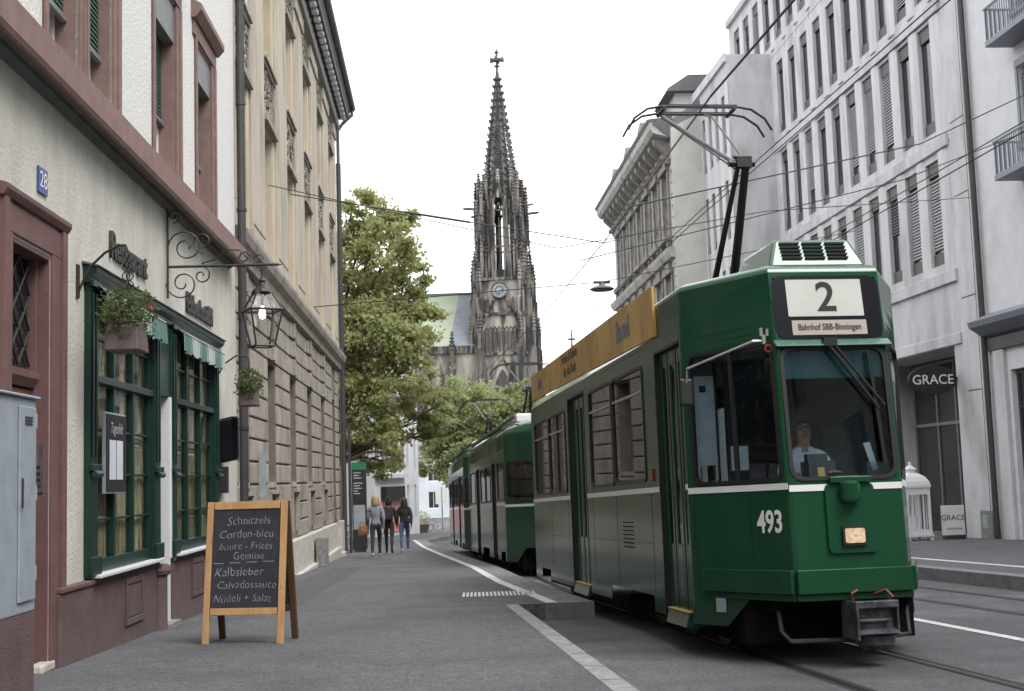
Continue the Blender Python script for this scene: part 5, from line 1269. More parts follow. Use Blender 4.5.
    for q in winsL:
        fo = glaze(P_left, nL, q, 'tram_glass', 'side_window', .06, (('v', (q[0] + q[1]) / 2),) if kind == 1 and q is winsL[2] else ())
        if kind == 1:
            MB().box(-.012, .006, q[0] + .03, q[1] - .03, q[3] - .27, q[3] - .245).build('window_rail', 'chrome', fo)
    for q in wr: glaze(P_right, -nL, q, 'tram_glass', 'side_window', .06)
    glaze(P_tapL, nT, tw_l, 'wind_glass' if kind == 1 else 'tram_glass', 'cab_side_window', .07, (('v', TL * .52),) if kind == 1 else ())
    glaze(P_tapR, nTR, tw_l, 'tram_glass', 'cab_side_window', .07)
    ws = glaze(P_front, nF, fw_, 'wind_glass', 'windshield', .09)
    # doors
    for a, c in doorsL:
        zt_d = 2.88 if kind == 1 else 2.48
        d = MB(); nl = 4 if c - a > 1.1 else 3
        if kind != 1: nl = 3
        lw = (c - a) / nl
        for i in range(nl):
            ya, yb = a + i * lw + .012, a + (i + 1) * lw - .012
            d.box(.05, .085, ya, ya + .07, .38, zt_d).box(.05, .085, yb - .07, yb, .38, zt_d).box(.05, .085, ya + .07, yb - .07, .38, 1.0 if kind == 1 else 1.5).box(.05, .085, ya + .07, yb - .07, zt_d - .16, zt_d)
        do = d.build('folding_door', 'tram_green', t, bevel=.008)
        MB().box(.066, .070, a + .05, c - .05, .98, zt_d - .1).build('door_glass', 'tram_glass', do)
        r_ = MB()
        for i in range(1, nl): r_.box(.045, .09, a + i * lw - .011, a + i * lw + .011, .38, zt_d)
        r_.box(.004, .09, a - .002, a + .012, .3, zt_d + .02).box(.004, .09, c - .012, c + .002, .3, zt_d + .02).box(-.004, .09, a + .02, c - .02, zt_d, zt_d + .03)
        r_.build('door_seal', 'rubber', do)
        if kind == 1:
            s_ = MB().prism([(-.035, a + .12, .24), (.30, a + .12, .24), (.30, a + .12, .375), (.0, a + .12, .375)], (0, c - a - .24, 0)).build('step', 'tram_green', t, bevel=.01)
            MB().box(-.012, .05, a + .12, c - .12, .377, .388).build('step_edge', 'yellow', s_)
    # interior
    MB().box(.28, W - .28, S0 + .55, S1 + .4, .16, .61).build('underfloor_shade_box', 'under', t)  # black box added under the cab floor, standing in for deep shade
    inn = MB().box(.06, W - .06, S1 + .1, E - .1, .62, .70).box(.12, W - .12, S1 + .2, E - .1, btop - .12, btop - .08).build('interior_floor', 'interior', t)
    se = MB()
    for i in range(7):
        yy = 4.0 + i * 1.1
        if any(a - .4 < yy < c + .4 for a, c in doorsL): continue
        for xx in (.2, 1.5): se.box(xx, xx + .48, yy, yy + .42, 1.0, 1.06).box(xx, xx + .48, yy + .40, yy + .45, 1.06, 1.62).box(xx + .2, xx + .28, yy + .15, yy + .25, .7, 1.0)
    se.build('seats', 'seat_wood', t)
    po = MB()
    for yy in (3.9, 5.6, 7.2, 8.7, 10.3): po.tube([(.75, yy, .7), (.75, yy, btop - .1)], .017, 8).tube([(1.5, yy, .7), (1.5, yy, btop - .1)], .017, 8)
    po.build('grab_poles', 'yellow' if kind != 1 else 'chrome', t)
    MB().box(.5, W - .12, 2.75, 2.80, .7, 3.0).build('cab_partition', 'cab_wall', t)
    MB().prism([(W - .9, 2.7, 1.6), (W - .9, 2.7, 2.55), (W - 1.5, 2.6, 2.25), (W - 1.5, 2.6, 1.75)], (0, .02, 0)).build('cab_curtain', 'interior_dark', t)
    # lower parts
    if kind == 1:
        bp = MB()
        for pf, N, u0, u1 in ((P_tapL, nT, .18, TL), (P_front, nF, 0, W - 2 * C), (P_tapR, nTR, .18, TL)):
            N = N.normalized(); ex0, ex1 = (0, 0)
            a0, a1 = pf(u0, .60), pf(u1, .60)
            bp.prism([a0 + N * .002, a1 + N * .002, a1 + N * .055, a0 + N * .055], (0, 0, .20)); 
            bp.prism([a0 + N * .002, a1 + N * .002, a1 + N * .02, a0 + N * .02], (0, 0, -.06))
        bp.build('bumper', 'tram_green', t, bevel=.012)
    un = MB().box(.25, W - .25, S1 - .5, E - .2, .42, .62)
    un.box(.45, W - .45, S0 + .25, S1 + .1, .45, .62)
    un.build('underframe', 'under', t)
    for yc in ((5.0, 10.9) if kind == 1 else (3.1, 7.1)):
        bg_ = MB().box(.32, W - .32, yc - .95, yc + .95, .28, .46).box(.22, .34, yc - 1.1, yc + 1.1, .20, .34).box(W - .34, W - .22, yc - 1.1, yc + 1.1, .20, .34).build('bogie', 'under', t)
        for dy in (-.65, .65):
            for xx in (.50, W - .60): wh_ = MB(); wh_.xf = Matrix.Translation((xx, yc + dy, .33)) @ Matrix.Rotation(R(90), 4, 'Y'); wh_.lathe([(.33, 0), (.33, .04), (.30, .05), (.30, .10), (.12, .10)], n=24); wh_.build('wheel', 'steel_dark', bg_)
    for xx in (.50, W - .60): f1 = MB(); f1.xf = Matrix.Translation((xx, 3.2, .33)) @ Matrix.Rotation(R(90), 4, 'Y'); f1.lathe([(.33, 0), (.33, .04), (.30, .05), (.30, .10), (.12, .10)], n=24); f1.build('wheel', 'steel_dark', t)
    # lights and marks
    if kind == 1:
        hp = MB().poly([P_front(a, c) + nF * 2.5 for a, c in rrect(.30, .72, .94, 1.56, .04)]); 
        hp = MB().prism([P_front(a, c) + nF * 1 for a, c in rrect(.30, .73, .92, 1.50, .05)], (0, -.022, 0)).build('front_hatch', 'tram_green', t, bevel=.006)
        fb_ = MB().prism([P_front(a, c) + Vector((0, -.03, 0)) for a, c in rrect(.415, .625, .985, 1.145, .02)], (0, -.025, 0)).build('headlight', 'rubber', t)
        MB().prism([P_front(a, c) + Vector((0, -.056, 0)) for a, c in rrect(.435, .605, 1.005, 1.125, .015)], (0, -.008, 0)).build('lens', 'headlight', fb_)
        sk = MB().lathe([(.075, 0), (.085, .03), (.085, .16), (.06, .18)], (C + .50, 1.20, 1.34), 12).box(C + .40, C + .60, 1.225, 1.25, 1.42, 1.56); sk.box(C + .34, C + .70, 1.205, 1.25, 1.505, 1.555)
        sk.build('coupling_socket', 'tram_green', t, bevel=.006)
        sm_ = MB()
        for u_ in (.06, TL * .62): sm_.prism([P_tapL(u_, .84) + nT * .35, P_tapL(u_ + .006, .84) + nT * .35, P_tapL(u_ + .006, 1.44) + nT * .35, P_tapL(u_, 1.44) + nT * .35], nT * .1)
        for y_ in (3.85, 5.56, 6.99, 8.80, 10.28): sm_.box(-.0022, 0, y_, y_ + .006, .52, 1.49)
        sm_.box(-.0022, 0, 3.9, 7.2, .985, .99).box(-.0022, 0, 8.8, 11.9, .985, .99).box(-.0025, 0, 3.9, 6.1, 3.0, 3.006)
        sm_.build('panel_seams', 'rubber', t)
        tt = text('fleet_number', '493', .26, P_tapL(TL - .24, 1.19) + nT * 1.6, (P_tapL(1, 1) - P_tapL(0, 1)), (0, 0, 1), 'white', t, .001, sx=.78, off=.006)
        lp = MB().prism([P_tapL(a, c) + nT * 1.5 for a, c in rrect(.30, .42, .42, .56, .01)], nT).build('data_plate', 'box_grey', t)
        og = MB().box(-.02, .005, 3.70, 3.77, 1.62, 1.75).build('indicator_lamp', 'orange', t, bevel=.008)
        # destination box
        ds = MB().prism([P_front(a, c) + nF * .8 for a, c in rrect(.015, W - 2 * C - .015, 2.745, 3.305, .09)], (0, .012, 0)).build('destination_box', 'black_gloss', t)
        sx0 = .16; sx1 = .86
        MB().prism([P_front(a, c) + nF * 1.5 for a, c in rrect(sx0 - .02, sx1 - .04, 2.94, 3.27, .008)], (0, -.004, 0)).build('route_panel', 'sign_lit', t)
        MB().prism([P_front(a, c) + nF * 1.5 for a, c in rrect(sx0 + .0, sx1 - .03, 2.775, 2.905, .008)], (0, -.004, 0)).build('destination_panel', 'sign_lit2', t)
        up_ = (P_front(0, 3.3) - P_front(0, 2.8)).normalized()
        text('route_number', '2', .37, P_front(.49, 3.10) + Vector((0, -.017, 0)), (1, 0, 0), up_, 'sign_black', t, .001, off=.006)
        text('destination_text', 'Bahnhof SBB-Binningen', .080, P_front(.495, 2.842) + Vector((0, -.017, 0)), (1, 0, 0), up_, 'sign_black', t, .0006, sx=.76, off=.001)
        MB().prism([P_front(-.02, 2.67) + Vector((0, 0, 0)), P_front(-.02, 2.735), P_front(-.02, 2.735) + Vector((0, -.01, .0)), P_front(-.02, 2.68) + Vector((0, -.075, .0)), P_front(-.02, 2.67) + Vector((0, -.075, .0))], (W - 2 * C + .04, 0, 0)).build('brow_strip', 'tram_green_skylit', t, bevel=.006)
        # tinted upper band inside windshield
        MB().poly([P_front(a, c) + Vector((0, .02, 0)) for a, c in ((.06, 2.40), (.94, 2.40), (.94, 2.66), (.06, 2.66))]).build('sun_band', 'tint_glass', t)
        # wipers
        wb = MB(); A_ = P_front(.43, 2.70) + Vector((0, -.06, 0)); Bq = P_front(.84, 2.12) + Vector((0, -.05, 0))
        wb.tube([A_, Bq], .015, 6).tube([A_ + Vector((.05, 0, 0)), Bq + Vector((.05, 0, .03))], .012, 6).tube([P_front(.80, 2.62) + Vector((0, -.035, 0)), P_front(.83, 2.10) + Vector((0, -.035, 0)), P_front(.85, 1.66) + Vector((0, -.035, 0))], .017, 6).box(A_.x - .03, A_.x + .09, A_.y - .02, A_.y + .04, A_.z - .03, A_.z + .04)
        wb.build('wiper', 'rubber', t)
        MB().prism([P_front(a, c) + Vector((0, .015, 0)) for a, c in ((.27, 1.56), (.33, 1.56), (.33, 1.64), (.27, 1.64))], (0, -.003, 0)).build('yellow_tag', 'yellow', t)
        # dashboard
        MB().prism([(C + .02, S0 + .08, 1.30), (W - C - .02, S0 + .08, 1.30), (W - C + .1, S1 - .25, 1.30), (C - .1, S1 - .25, 1.30)], (0, 0, .20)).box(C + .26, C + .50, S0 + .20, S0 + .40, 1.57, 1.70).box(C + .26, C + .44, S0 + .22, S0 + .30, 1.70, 1.76).box(C + .78, C + .98, S0 + .2, S0 + .34, 1.57, 1.68).build('dashboard', 'cab_wall', t)
        MB().prism([(C + .76, S0 + .2, 1.84), (C + .82, S0 + .2, 1.85), (C + .88, S0 + .2, 1.62), (C + .83, S0 + .2, 1.60)], (0, .01, 0)).build('dash_paper', 'paper', t)
        MB().box(.06, .30, 2.44, 2.46, 1.72, 2.55).build('notice_board', 'cloth_white', t); MB().box(.36, .52, 2.2, 2.21, 1.66, 1.88).build('notice_sheet', 'paper', t); MB().box(.16, .22, 2.432, 2.436, 2.40, 2.46).build('ticket_slot', 'sign_black', t)
        MB().box(-.02, -.012, 4.5, 4.62, .7, .71)
        # mirror
        mr = MB().box(-.21, -.09, 1.73, 1.77, 2.22, 2.46).build('mirror', 'rubber', t, bevel=.02)
        pA = P_tapL(TL - .12, 2.74)
        MB().tube([pA + Vector((-.02, -.03, 0)), pA + Vector((-.12, -.02, -.0)), Vector((-.15, 1.70, 2.54)), Vector((-.15, 1.73, 2.42))], .012, 6).tube([(pA.x - .03, pA.y - .04, pA.z - .03), (pA.x - .03, pA.y - .04, pA.z + .05)], .02, 8).tube([(pA.x - .05, pA.y - .04, pA.z + .04), (pA.x - .05, pA.y - .04, pA.z + .11)], .016, 8).tube([(pA.x + .0, pA.y - .05, pA.z + .04), (pA.x + .0, pA.y - .05, pA.z + .10)], .014, 8).build('mirror_arm', 'chrome', mr)
        MB().tube([(pA.x + .03 * math.cos(q), pA.y - .06, pA.z - .07 + .03 * math.sin(q)) for q in [i * math.pi / 5 for i in range(11)]], .009, 5).build('side_ring', 'orange', t)
        # coupler
        cx_ = C + .59; cy = 1.02
        cp = MB().box(cx_ - .17, cx_ + .18, cy + .08, cy + .34, .27, .50).build('coupler', 'coupler_grey', t, bevel=.02)
        q_ = MB().box(cx_ - .19, cx_ - .165, cy - .03, cy + .3, .23, .54).box(cx_ - .165, cx_ + .19, cy, cy + .08, .48, .54).box(cx_ - .15, cx_ + .12, cy + .02, cy + .12, .37, .395).prism([(cx_ - .165, cy + .08, .32), (cx_ - .165, cy - .02, .28), (cx_ - .165, cy + .08, .25)], (.35, 0, 0)).box(cx_ + .175, cx_ + .195, cy + .02, cy + .3, .27, .54); q_.build('coupler_head', 'coupler_grey', cp, bevel=.008)
        MB().lathe([(.10, .0), (.16, .05), (.16, .12)], (cx_ + .05, cy + .2, .13), 16).build('coupler_boss', 'coupler_grey', cp)
        MB().box(cx_ - .06, cx_ + .10, cy + .3, 2.0, .34, .48).build('drawbar', 'under', cp)
        MB().tube([(cx_ - .14, cy + .15, .54), (cx_ - .16, cy + .12, .60), (cx_ - .10, cy + .15, .62), (cx_ - .06, cy + .3, .56)], .010, 6).tube([(cx_ + .06, cy + .2, .58), (cx_ + .13, cy + .1, .62), (cx_ + .17, cy + .06, .56)], .010, 6).build('cable', 'cable_rust', cp)
        MB().tube([(.50, S0 + .35, .58), (.50, S0 + .25, .28), (.56, S0 + .20, .20), (.95, S0 + .15, .20), (1.3, S0 + .15, .20), (1.6, S0 + .2, .22), (1.65, S0 + .35, .5)], .022, 8).build('life_guard', 'steel_dark', t)
        # roof box
        q0, q1, qa, qb = .60, 1.50, S0 + .36, S0 + 1.45
        rbx = MB().loft([[(q0, qa - .08, 3.40), (q1, qa - .08, 3.40), (q1, qb, 3.40), (q0, qb, 3.40)], [(q0 + .02, qa - .05, 3.46), (q1 - .02, qa - .05, 3.46), (q1 - .02, qb - .05, 3.46), (q0 + .02, qb - .05, 3.46)], [(q0 + .10, qa + .06, 3.68), (q1 - .10, qa + .06, 3.68), (q1 - .10, qb - .15, 3.68), (q0 + .10, qb - .15, 3.68)]]).build('roof_unit', 'tram_green_skylit', t, bevel=.03)
        vb = MB()
        for c_ in range(3):
            for r_i in range(5): vb.box(.74 + c_ * .21, .92 + c_ * .21, qa - .056 + r_i * .018, qa + .03 + r_i * .018, 3.485 + r_i * .036, 3.502 + r_i * .036)
        vb.build('vent_slots', 'sign_black', rbx)
        # advertising board along roof
        bn = MB().prism([(-.03, 3.30, 3.05), (-.03, 3.30, 3.56), (-.03, 11.72, 3.56), (-.03, 11.72, 3.16)], (.03, 0, 0)).build('advertising_board', 'banner', t)
        # (reading direction runs towards the cab as seen from the kerb)
        text('banner_lettering', 'Ferien & Reisen', .19, (-.034, 8.1, 3.46), (0, -1, 0), (0, 0, 1), 'banner_text', bn, .001, off=.004)
        text('banner_lettering', 'für die Stadt', .19, (-.034, 8.1, 3.27), (0, -1, 0), (0, 0, 1), 'banner_text', bn, .001, off=.004)
        text('banner_lettering', 'Basel', .34, (-.034, 4.7, 3.32), (0, -1, 0), (0, 0, 1), 'banner_blue', bn, .001, off=.008)
        text('banner_lettering', 'Info', .26, (-.034, 10.8, 3.36), (0, -1, 0), (0, 0, 1), 'banner_blue', bn, .001, off=.006)
        MB().box(-.035, -.031, 9.95, 10.0, 3.13, 3.56).build('banner_divider', 'yellow', bn)
        vg = MB()
        for i in range(7): vg.box(-.006, 0, 4.75, 5.25, .92 + i * .045, .935 + i * .045)
        vg.build('side_grille', 'sign_black', t)
        PB = (1.05, 4.6)
    else:
        MB().box(C + .3, C + .8, S0 - .02, S0 + .05, 2.62, 2.88).build('route_box', 'sign_black', t)
        MB().prism([(C + .42, S0 - .04, 1.0), (C + .68, S0 - .04, 1.0), (C + .68, S0 - .04, 1.16), (C + .42, S0 - .04, 1.16)], (0, .04, 0)).build('headlight', 'cloth_white', t)
        MB().box(.5, 1.7, 4.2, 6.4, 3.3, 3.62).build('roof_unit', 'tram_light', t, bevel=.04)
        MB().box(.35, .9, 2.8, 3.6, 3.3, 3.5).box(.9, 1.7, 7.6, 9.2, 3.3, 3.5).build('roof_box', 'white', t, bevel=.04)
        MB().tube([(.1, S1 + 1.2, 3.28), (.1, E - .5, 3.28)], .05, 6).tube([(.25, S1, 3.4), (.25, E - .5, 3.4)], .03, 6).build('roof_cable', 'rubber', t)
        PB = (1.1, 7.0)
    # pantograph
    rt = 3.42
    X_, Y_ = PB
    if kind == 1: kz = 4.88; hy, hz = 5.02, 5.94; ky = 3.46; kx = X_
    else: kz = 4.35; hy, hz = Y_ + .2, 5.1; ky = Y_ - .9; kx = X_
    pg = MB().box(X_ - .5, X_ + .5, Y_ - .9, Y_ + .7, rt - .1, rt - .02).build('pantograph_base', 'under', t)
    MB().tube([(X_ - .13, Y_, rt), (kx - .04, ky, kz)], [.04, .026], 8).tube([(X_ + .13, Y_ + .0, rt), (kx + .04, ky, kz)], [.055, .042], 8).tube([(kx - .15, ky, kz), (kx + .13, ky, kz)], .038, 8).tube([(kx - .10, ky - .03, kz + .06), (kx + .09, ky - .03, kz + .06)], .022, 8).box(kx - .07, kx + .09, ky - .05, ky + .04, kz - .05, kz + .05).build('lower_arm', 'rubber', pg)
    MB().tube([(kx - .08, ky, kz), (X_ - .42, hy, hz - .06)], .022, 6).tube([(kx - .08, ky, kz - .06), (X_ - .30, hy, hz - .16), (X_ - .42, hy, hz - .06)], .010, 6).tube([(kx + .05, ky, kz), (X_ + .12, hy - .2, hz - .12), (X_ + .10, hy, hz - .04)], .012, 6).build('upper_arm', 'zinc', pg)
    hd = MB()
    for dy in (-.14, .14):
        hd.tube([(X_ - .86, hy + dy, hz - .26), (X_ - .78, hy + dy, hz - .12), (X_ - .62, hy + dy, hz - .01), (X_ - .45, hy + dy, hz + .02), (X_ + .45, hy + dy, hz + .02), (X_ + .62, hy + dy, hz - .01), (X_ + .78, hy + dy, hz - .12), (X_ + .86, hy + dy, hz - .26)], .015, 6)
    hd.box(X_ - .45, X_ + .45, hy - .15, hy - .13, hz + .0, hz + .045).box(X_ - .45, X_ + .45, hy + .13, hy + .15, hz + .0, hz + .045)
    for dx in (-.42, .42): hd.tube([(X_ + dx, hy - .16, hz), (X_ + dx, hy + .16, hz)], .025, 6)
    hd.build('pantograph_head', 'rubber', pg)
    return t
gslope = math.atan(G)
def roadz(y): return gz(y) - .2
make_tram('dark green tram number 493 on route 2 with an orange roof banner, nearest the camera', (1.9, 9.3, roadz(9.3)), R(7.64), 11.1, 1, gslope)
def back_tram(x, y, az, lab):
    # crease of side/taper at local (0,2.4)
    a = R(az); ox, oy = x - math.sin(a) * 2.4, y - math.cos(a) * 2.4
    make_tram(lab, (ox, oy, roadz(oy)), R(-az), 11.0, 2, gslope)
back_tram(-.25, 27.5, -6.8, 'second green tram with pale curved roof stopped directly behind the nearest tram')
back_tram(-1.56, 37.6, -5.6, 'farthest green tram with pale side near the round tree')

# ================================================================== people
def skin_body(name, J, edges, mats, parts, sub=2, root='pelvis'):
    me = bpy.data.meshes.new('sk'); names = list(J); idx = {n_: i for i, n_ in enumerate(names)}
    me.from_pydata([J[n_][0] for n_ in names], [(idx[a], idx[b_]) for a, b_ in edges], [])
    ob = bpy.data.objects.new('sk', me); col.objects.link(ob)
    ob.modifiers.new('skin', 'SKIN'); s_ = ob.modifiers.new('sub', 'SUBSURF'); s_.levels = sub; s_.render_levels = sub
    sv = me.skin_vertices[0].data
    for n_, i in idx.items():
        r_ = J[n_][1]; sv[i].radius = r_ if isinstance(r_, tuple) else (r_, r_); sv[i].use_root = (n_ == root)
    dg = bpy.context.evaluated_depsgraph_get(); dg.update()
    nm = bpy.data.meshes.new_from_object(ob.evaluated_get(dg)); bpy.data.objects.remove(ob)
    nm.materials.clear()
    for m_ in mats: nm.materials.append(M[m_])
    segs = [(Vector(J[a][0]), Vector(J[b_][0]), parts.get(b_, parts.get(a, 0))) for a, b_ in edges]
    for p in nm.polygons:
        c = p.center; best = 1e9; mi = 0
        for A_, B_, k in segs:
            d = B_ - A_; t_ = max(0, min(1, (c - A_).dot(d) / max(d.length_squared, 1e-9))); dd = (A_ + d * t_ - c).length
            if dd < best: best = dd; mi = k
        p.material_index = mi; p.use_smooth = True
    o = bpy.data.objects.new(name, nm); col.objects.link(o); return o
def fingers(J, E_, parts, wrist, hand, d, side, sk):
    "palm end plus five fingers hanging along d"
    d = Vector(d).normalized(); sideV = Vector(side).normalized(); W_ = Vector(J[wrist][0]); P = W_ + d * .075
    J[hand] = (tuple(P), (.032, .018)); E_.append((wrist, hand)); parts[hand] = sk
    for i, (off, L_) in enumerate(((-.030, .060), (-.010, .072), (.010, .068), (.028, .052))):
        a, b_ = f'{hand}f{i}a', f'{hand}f{i}b'
        J[a] = (tuple(P + d * .035 + sideV * off), .009); J[b_] = (tuple(P + d * L_ + d * .02 + sideV * off + Vector((0, .012, 0))), .008)
        E_ += [(hand, a), (a, b_)]; parts[a] = parts[b_] = sk
    t_ = f'{hand}th'; J[t_] = (tuple(W_ + d * .07 - sideV * .05 + Vector((0, .02, 0))), .010); E_.append((wrist, t_)); parts[t_] = sk
def walker(label, loc, rz, Ht, mats, stride, hair, hairmat, top_r, seed):
    # local: faces +y (away from camera); z up
    s = Ht / 1.70
    def V(x, y, z): return (x * s, y * s, z * s)
    st = stride
    J = {'pelvis': (V(0, 0, .93), (.125 * s, .10 * s)), 'waist': (V(0, 0, 1.06), (.115 * s, .09 * s)), 'chest': (V(0, .01, 1.26), (.15 * s * top_r, .11 * s * top_r)), 'neckb': (V(0, 0, 1.42), (.07 * s, .06 * s)), 'neck': (V(0, .01, 1.49), .052 * s),
         'headl': (V(0, .03, 1.55), .072 * s), 'head': (V(0, .02, 1.62), (.083 * s, .095 * s)), 'headt': (V(0, .015, 1.675), .058 * s)}
    E_ = [('pelvis', 'waist'), ('waist', 'chest'), ('chest', 'neckb'), ('neckb', 'neck'), ('neck', 'headl'), ('headl', 'head'), ('head', 'headt')]
    parts = {'pelvis': 1, 'waist': 0, 'chest': 0, 'neckb': 0, 'neck': 2, 'headl': 2, 'head': 2, 'headt': 2}
    for sd, sg in (('l', -1), ('r', 1)):
        f = st * sg
        J['hip' + sd] = (V(sg * .095, 0, .87), .098 * s); J['knee' + sd] = (V(sg * .09, .16 * f + .04, .50), .060 * s)
        fy = .26 * f - (.06 if f < 0 else 0); lift = .04 if f < 0 else 0
        J['calf' + sd] = (V(sg * .09, (.16 * f + fy) / 2, .34 + lift), .055 * s); J['ank' + sd] = (V(sg * .085, fy, .09 + lift), .036 * s); J['toe' + sd] = (V(sg * .10, fy + .15, .035 + (lift * .2)), (.042 * s, .032 * s)); J['heel' + sd] = (V(sg * .085, fy - .03, .04 + lift), .036 * s)
        E_ += [('pelvis', 'hip' + sd), ('hip' + sd, 'knee' + sd), ('knee' + sd, 'calf' + sd), ('calf' + sd, 'ank' + sd), ('ank' + sd, 'toe' + sd), ('ank' + sd, 'heel' + sd)]
        parts.update({'hip' + sd: 1, 'knee' + sd: 1, 'calf' + sd: 1, 'ank' + sd: 1, 'toe' + sd: 3, 'heel' + sd: 3})
        J['sh' + sd] = (V(sg * .165, 0, 1.385), .062 * s * top_r); J['el' + sd] = (V(sg * .225, -.06 * f - .02, 1.12), .047 * s * top_r); J['wr' + sd] = (V(sg * .22, .08 - .10 * f, .90), .030 * s)
        E_ += [('neckb', 'sh' + sd), ('sh' + sd, 'el' + sd), ('el' + sd, 'wr' + sd)]; parts.update({'sh' + sd: 0, 'el' + sd: 0, 'wr' + sd: 0})
        fingers(J, E_, parts, 'wr' + sd, 'hand' + sd, (0, .25, -1), (0, 1, 0), 2)
    o = skin_body('person', J, E_, mats, parts); o['label'] = label; o['category'] = 'person'
    o.location = loc; o.rotation_euler = (0, 0, rz)
    b = MB(); rr = random.Random(seed)
    prof = {'long': [(.01, 1.745), (.06, 1.735), (.098, 1.68), (.108, 1.60), (.112, 1.52), (.118, 1.44), (.105, 1.34), (.05, 1.26)],
            'bun': [(.01, 1.74), (.06, 1.73), (.098, 1.675), (.105, 1.61), (.095, 1.54), (.06, 1.50)],
            'bob': [(.01, 1.75), (.065, 1.74), (.105, 1.68), (.118, 1.60), (.122, 1.52), (.11, 1.455), (.06, 1.43)]}[hair]
    rings = []
    for r_, z_ in prof:
        cyy = -.018 if z_ > 1.5 else -.06
        rings.append([(s * (r_ * math.cos(a)), s * (cyy + (r_ * (.95 if z_ > 1.5 else .6)) * math.sin(a) * (1 if math.sin(a) < 0 else .55)) + s * .02, s * (z_ + .006 * math.sin(a * 5))) for a in [2 * math.pi * k / 16 for k in range(16)]])
    b.loft(rings)
    if hair == 'bun': b.lathe([(.0, 0), (.04, .01), (.05, .05), (.035, .09), (0, .10)], (0, -.06 * s, 1.68 * s), 10)
    b.build('hair', hairmat, o, smooth=True)
    return o
def bag(name, label, cat, loc, rz, w_, d_, h_, m, strap=True):
    t = thing(name, label, cat, loc, rz)
    MB().loft([[(-w_ * .46, -d_ * .4, 0), (w_ * .46, -d_ * .4, 0), (w_ * .46, d_ * .4, 0), (-w_ * .46, d_ * .4, 0)], [(-w_ * .5, -d_ * .5, h_ * .4), (w_ * .5, -d_ * .5, h_ * .4), (w_ * .5, d_ * .45, h_ * .4), (-w_ * .5, d_ * .45, h_ * .4)], [(-w_ * .4, -d_ * .3, h_), (w_ * .4, -d_ * .3, h_), (w_ * .4, d_ * .3, h_), (-w_ * .4, d_ * .3, h_)]]).build('bag_body', m, t, bevel=.03)
    MB().box(-w_ * .3, w_ * .3, -d_ * .5 - .03, -d_ * .48, h_ * .1, h_ * .45).build('pocket', m, t, bevel=.012)
    if strap: MB().tube([(-w_ * .3, 0, h_ * .95), (-w_ * .25, .06, h_ * 1.25), (w_ * .25, .06, h_ * 1.25), (w_ * .3, 0, h_ * .95)], .012, 6).build('strap', m, t)
    return t
P1 = (-4.02, 36.3); P2 = (-3.98, 39.6); P3 = (-3.52, 39.8)
walker('blonde person in patterned grey hoodie and black leggings walking away', (*P1, gz(P1[1])), R(3), 1.70, ['cloth_grey', 'cloth_black', 'skin', 'shoe_white'], .9, 'bob', 'hair_blonde', 1.30, 1)
walker('person in black clothes with hair bun walking between two others', (*P2, gz(P2[1])), R(4), 1.68, ['cloth_black', 'cloth_black', 'skin', 'cloth_black'], -.8, 'bun', 'hair_brown', 1.28, 2)
walker('person with long brown hair in black jacket and blue jeans walking away', (*P3, gz(P3[1])), R(2), 1.68, ['cloth_black', 'jeans', 'skin', 'shoe_white'], .85, 'long', 'hair_brown', 1.34, 3)
bag('backpack', 'black backpack on the back of the person with the hair bun', 'backpack', (P2[0], P2[1] - .20, gz(P2[1]) + 1.02), R(4), .32, .18, .42, 'cloth_black')
bag('handbag', 'round tan leather bag carried by the blonde person in the grey hoodie', 'bag', (P1[0] - .36, P1[1] - .02, gz(P1[1]) + .62), R(70), .34, .20, .30, 'leather_tan')
bag('shoulder_bag', 'small dark bag with pale clasp at the hip of the person in jeans', 'bag', (P3[0] + .16, P3[1] - .19, gz(P3[1]) + .92), R(-10), .24, .10, .18, 'cloth_black')
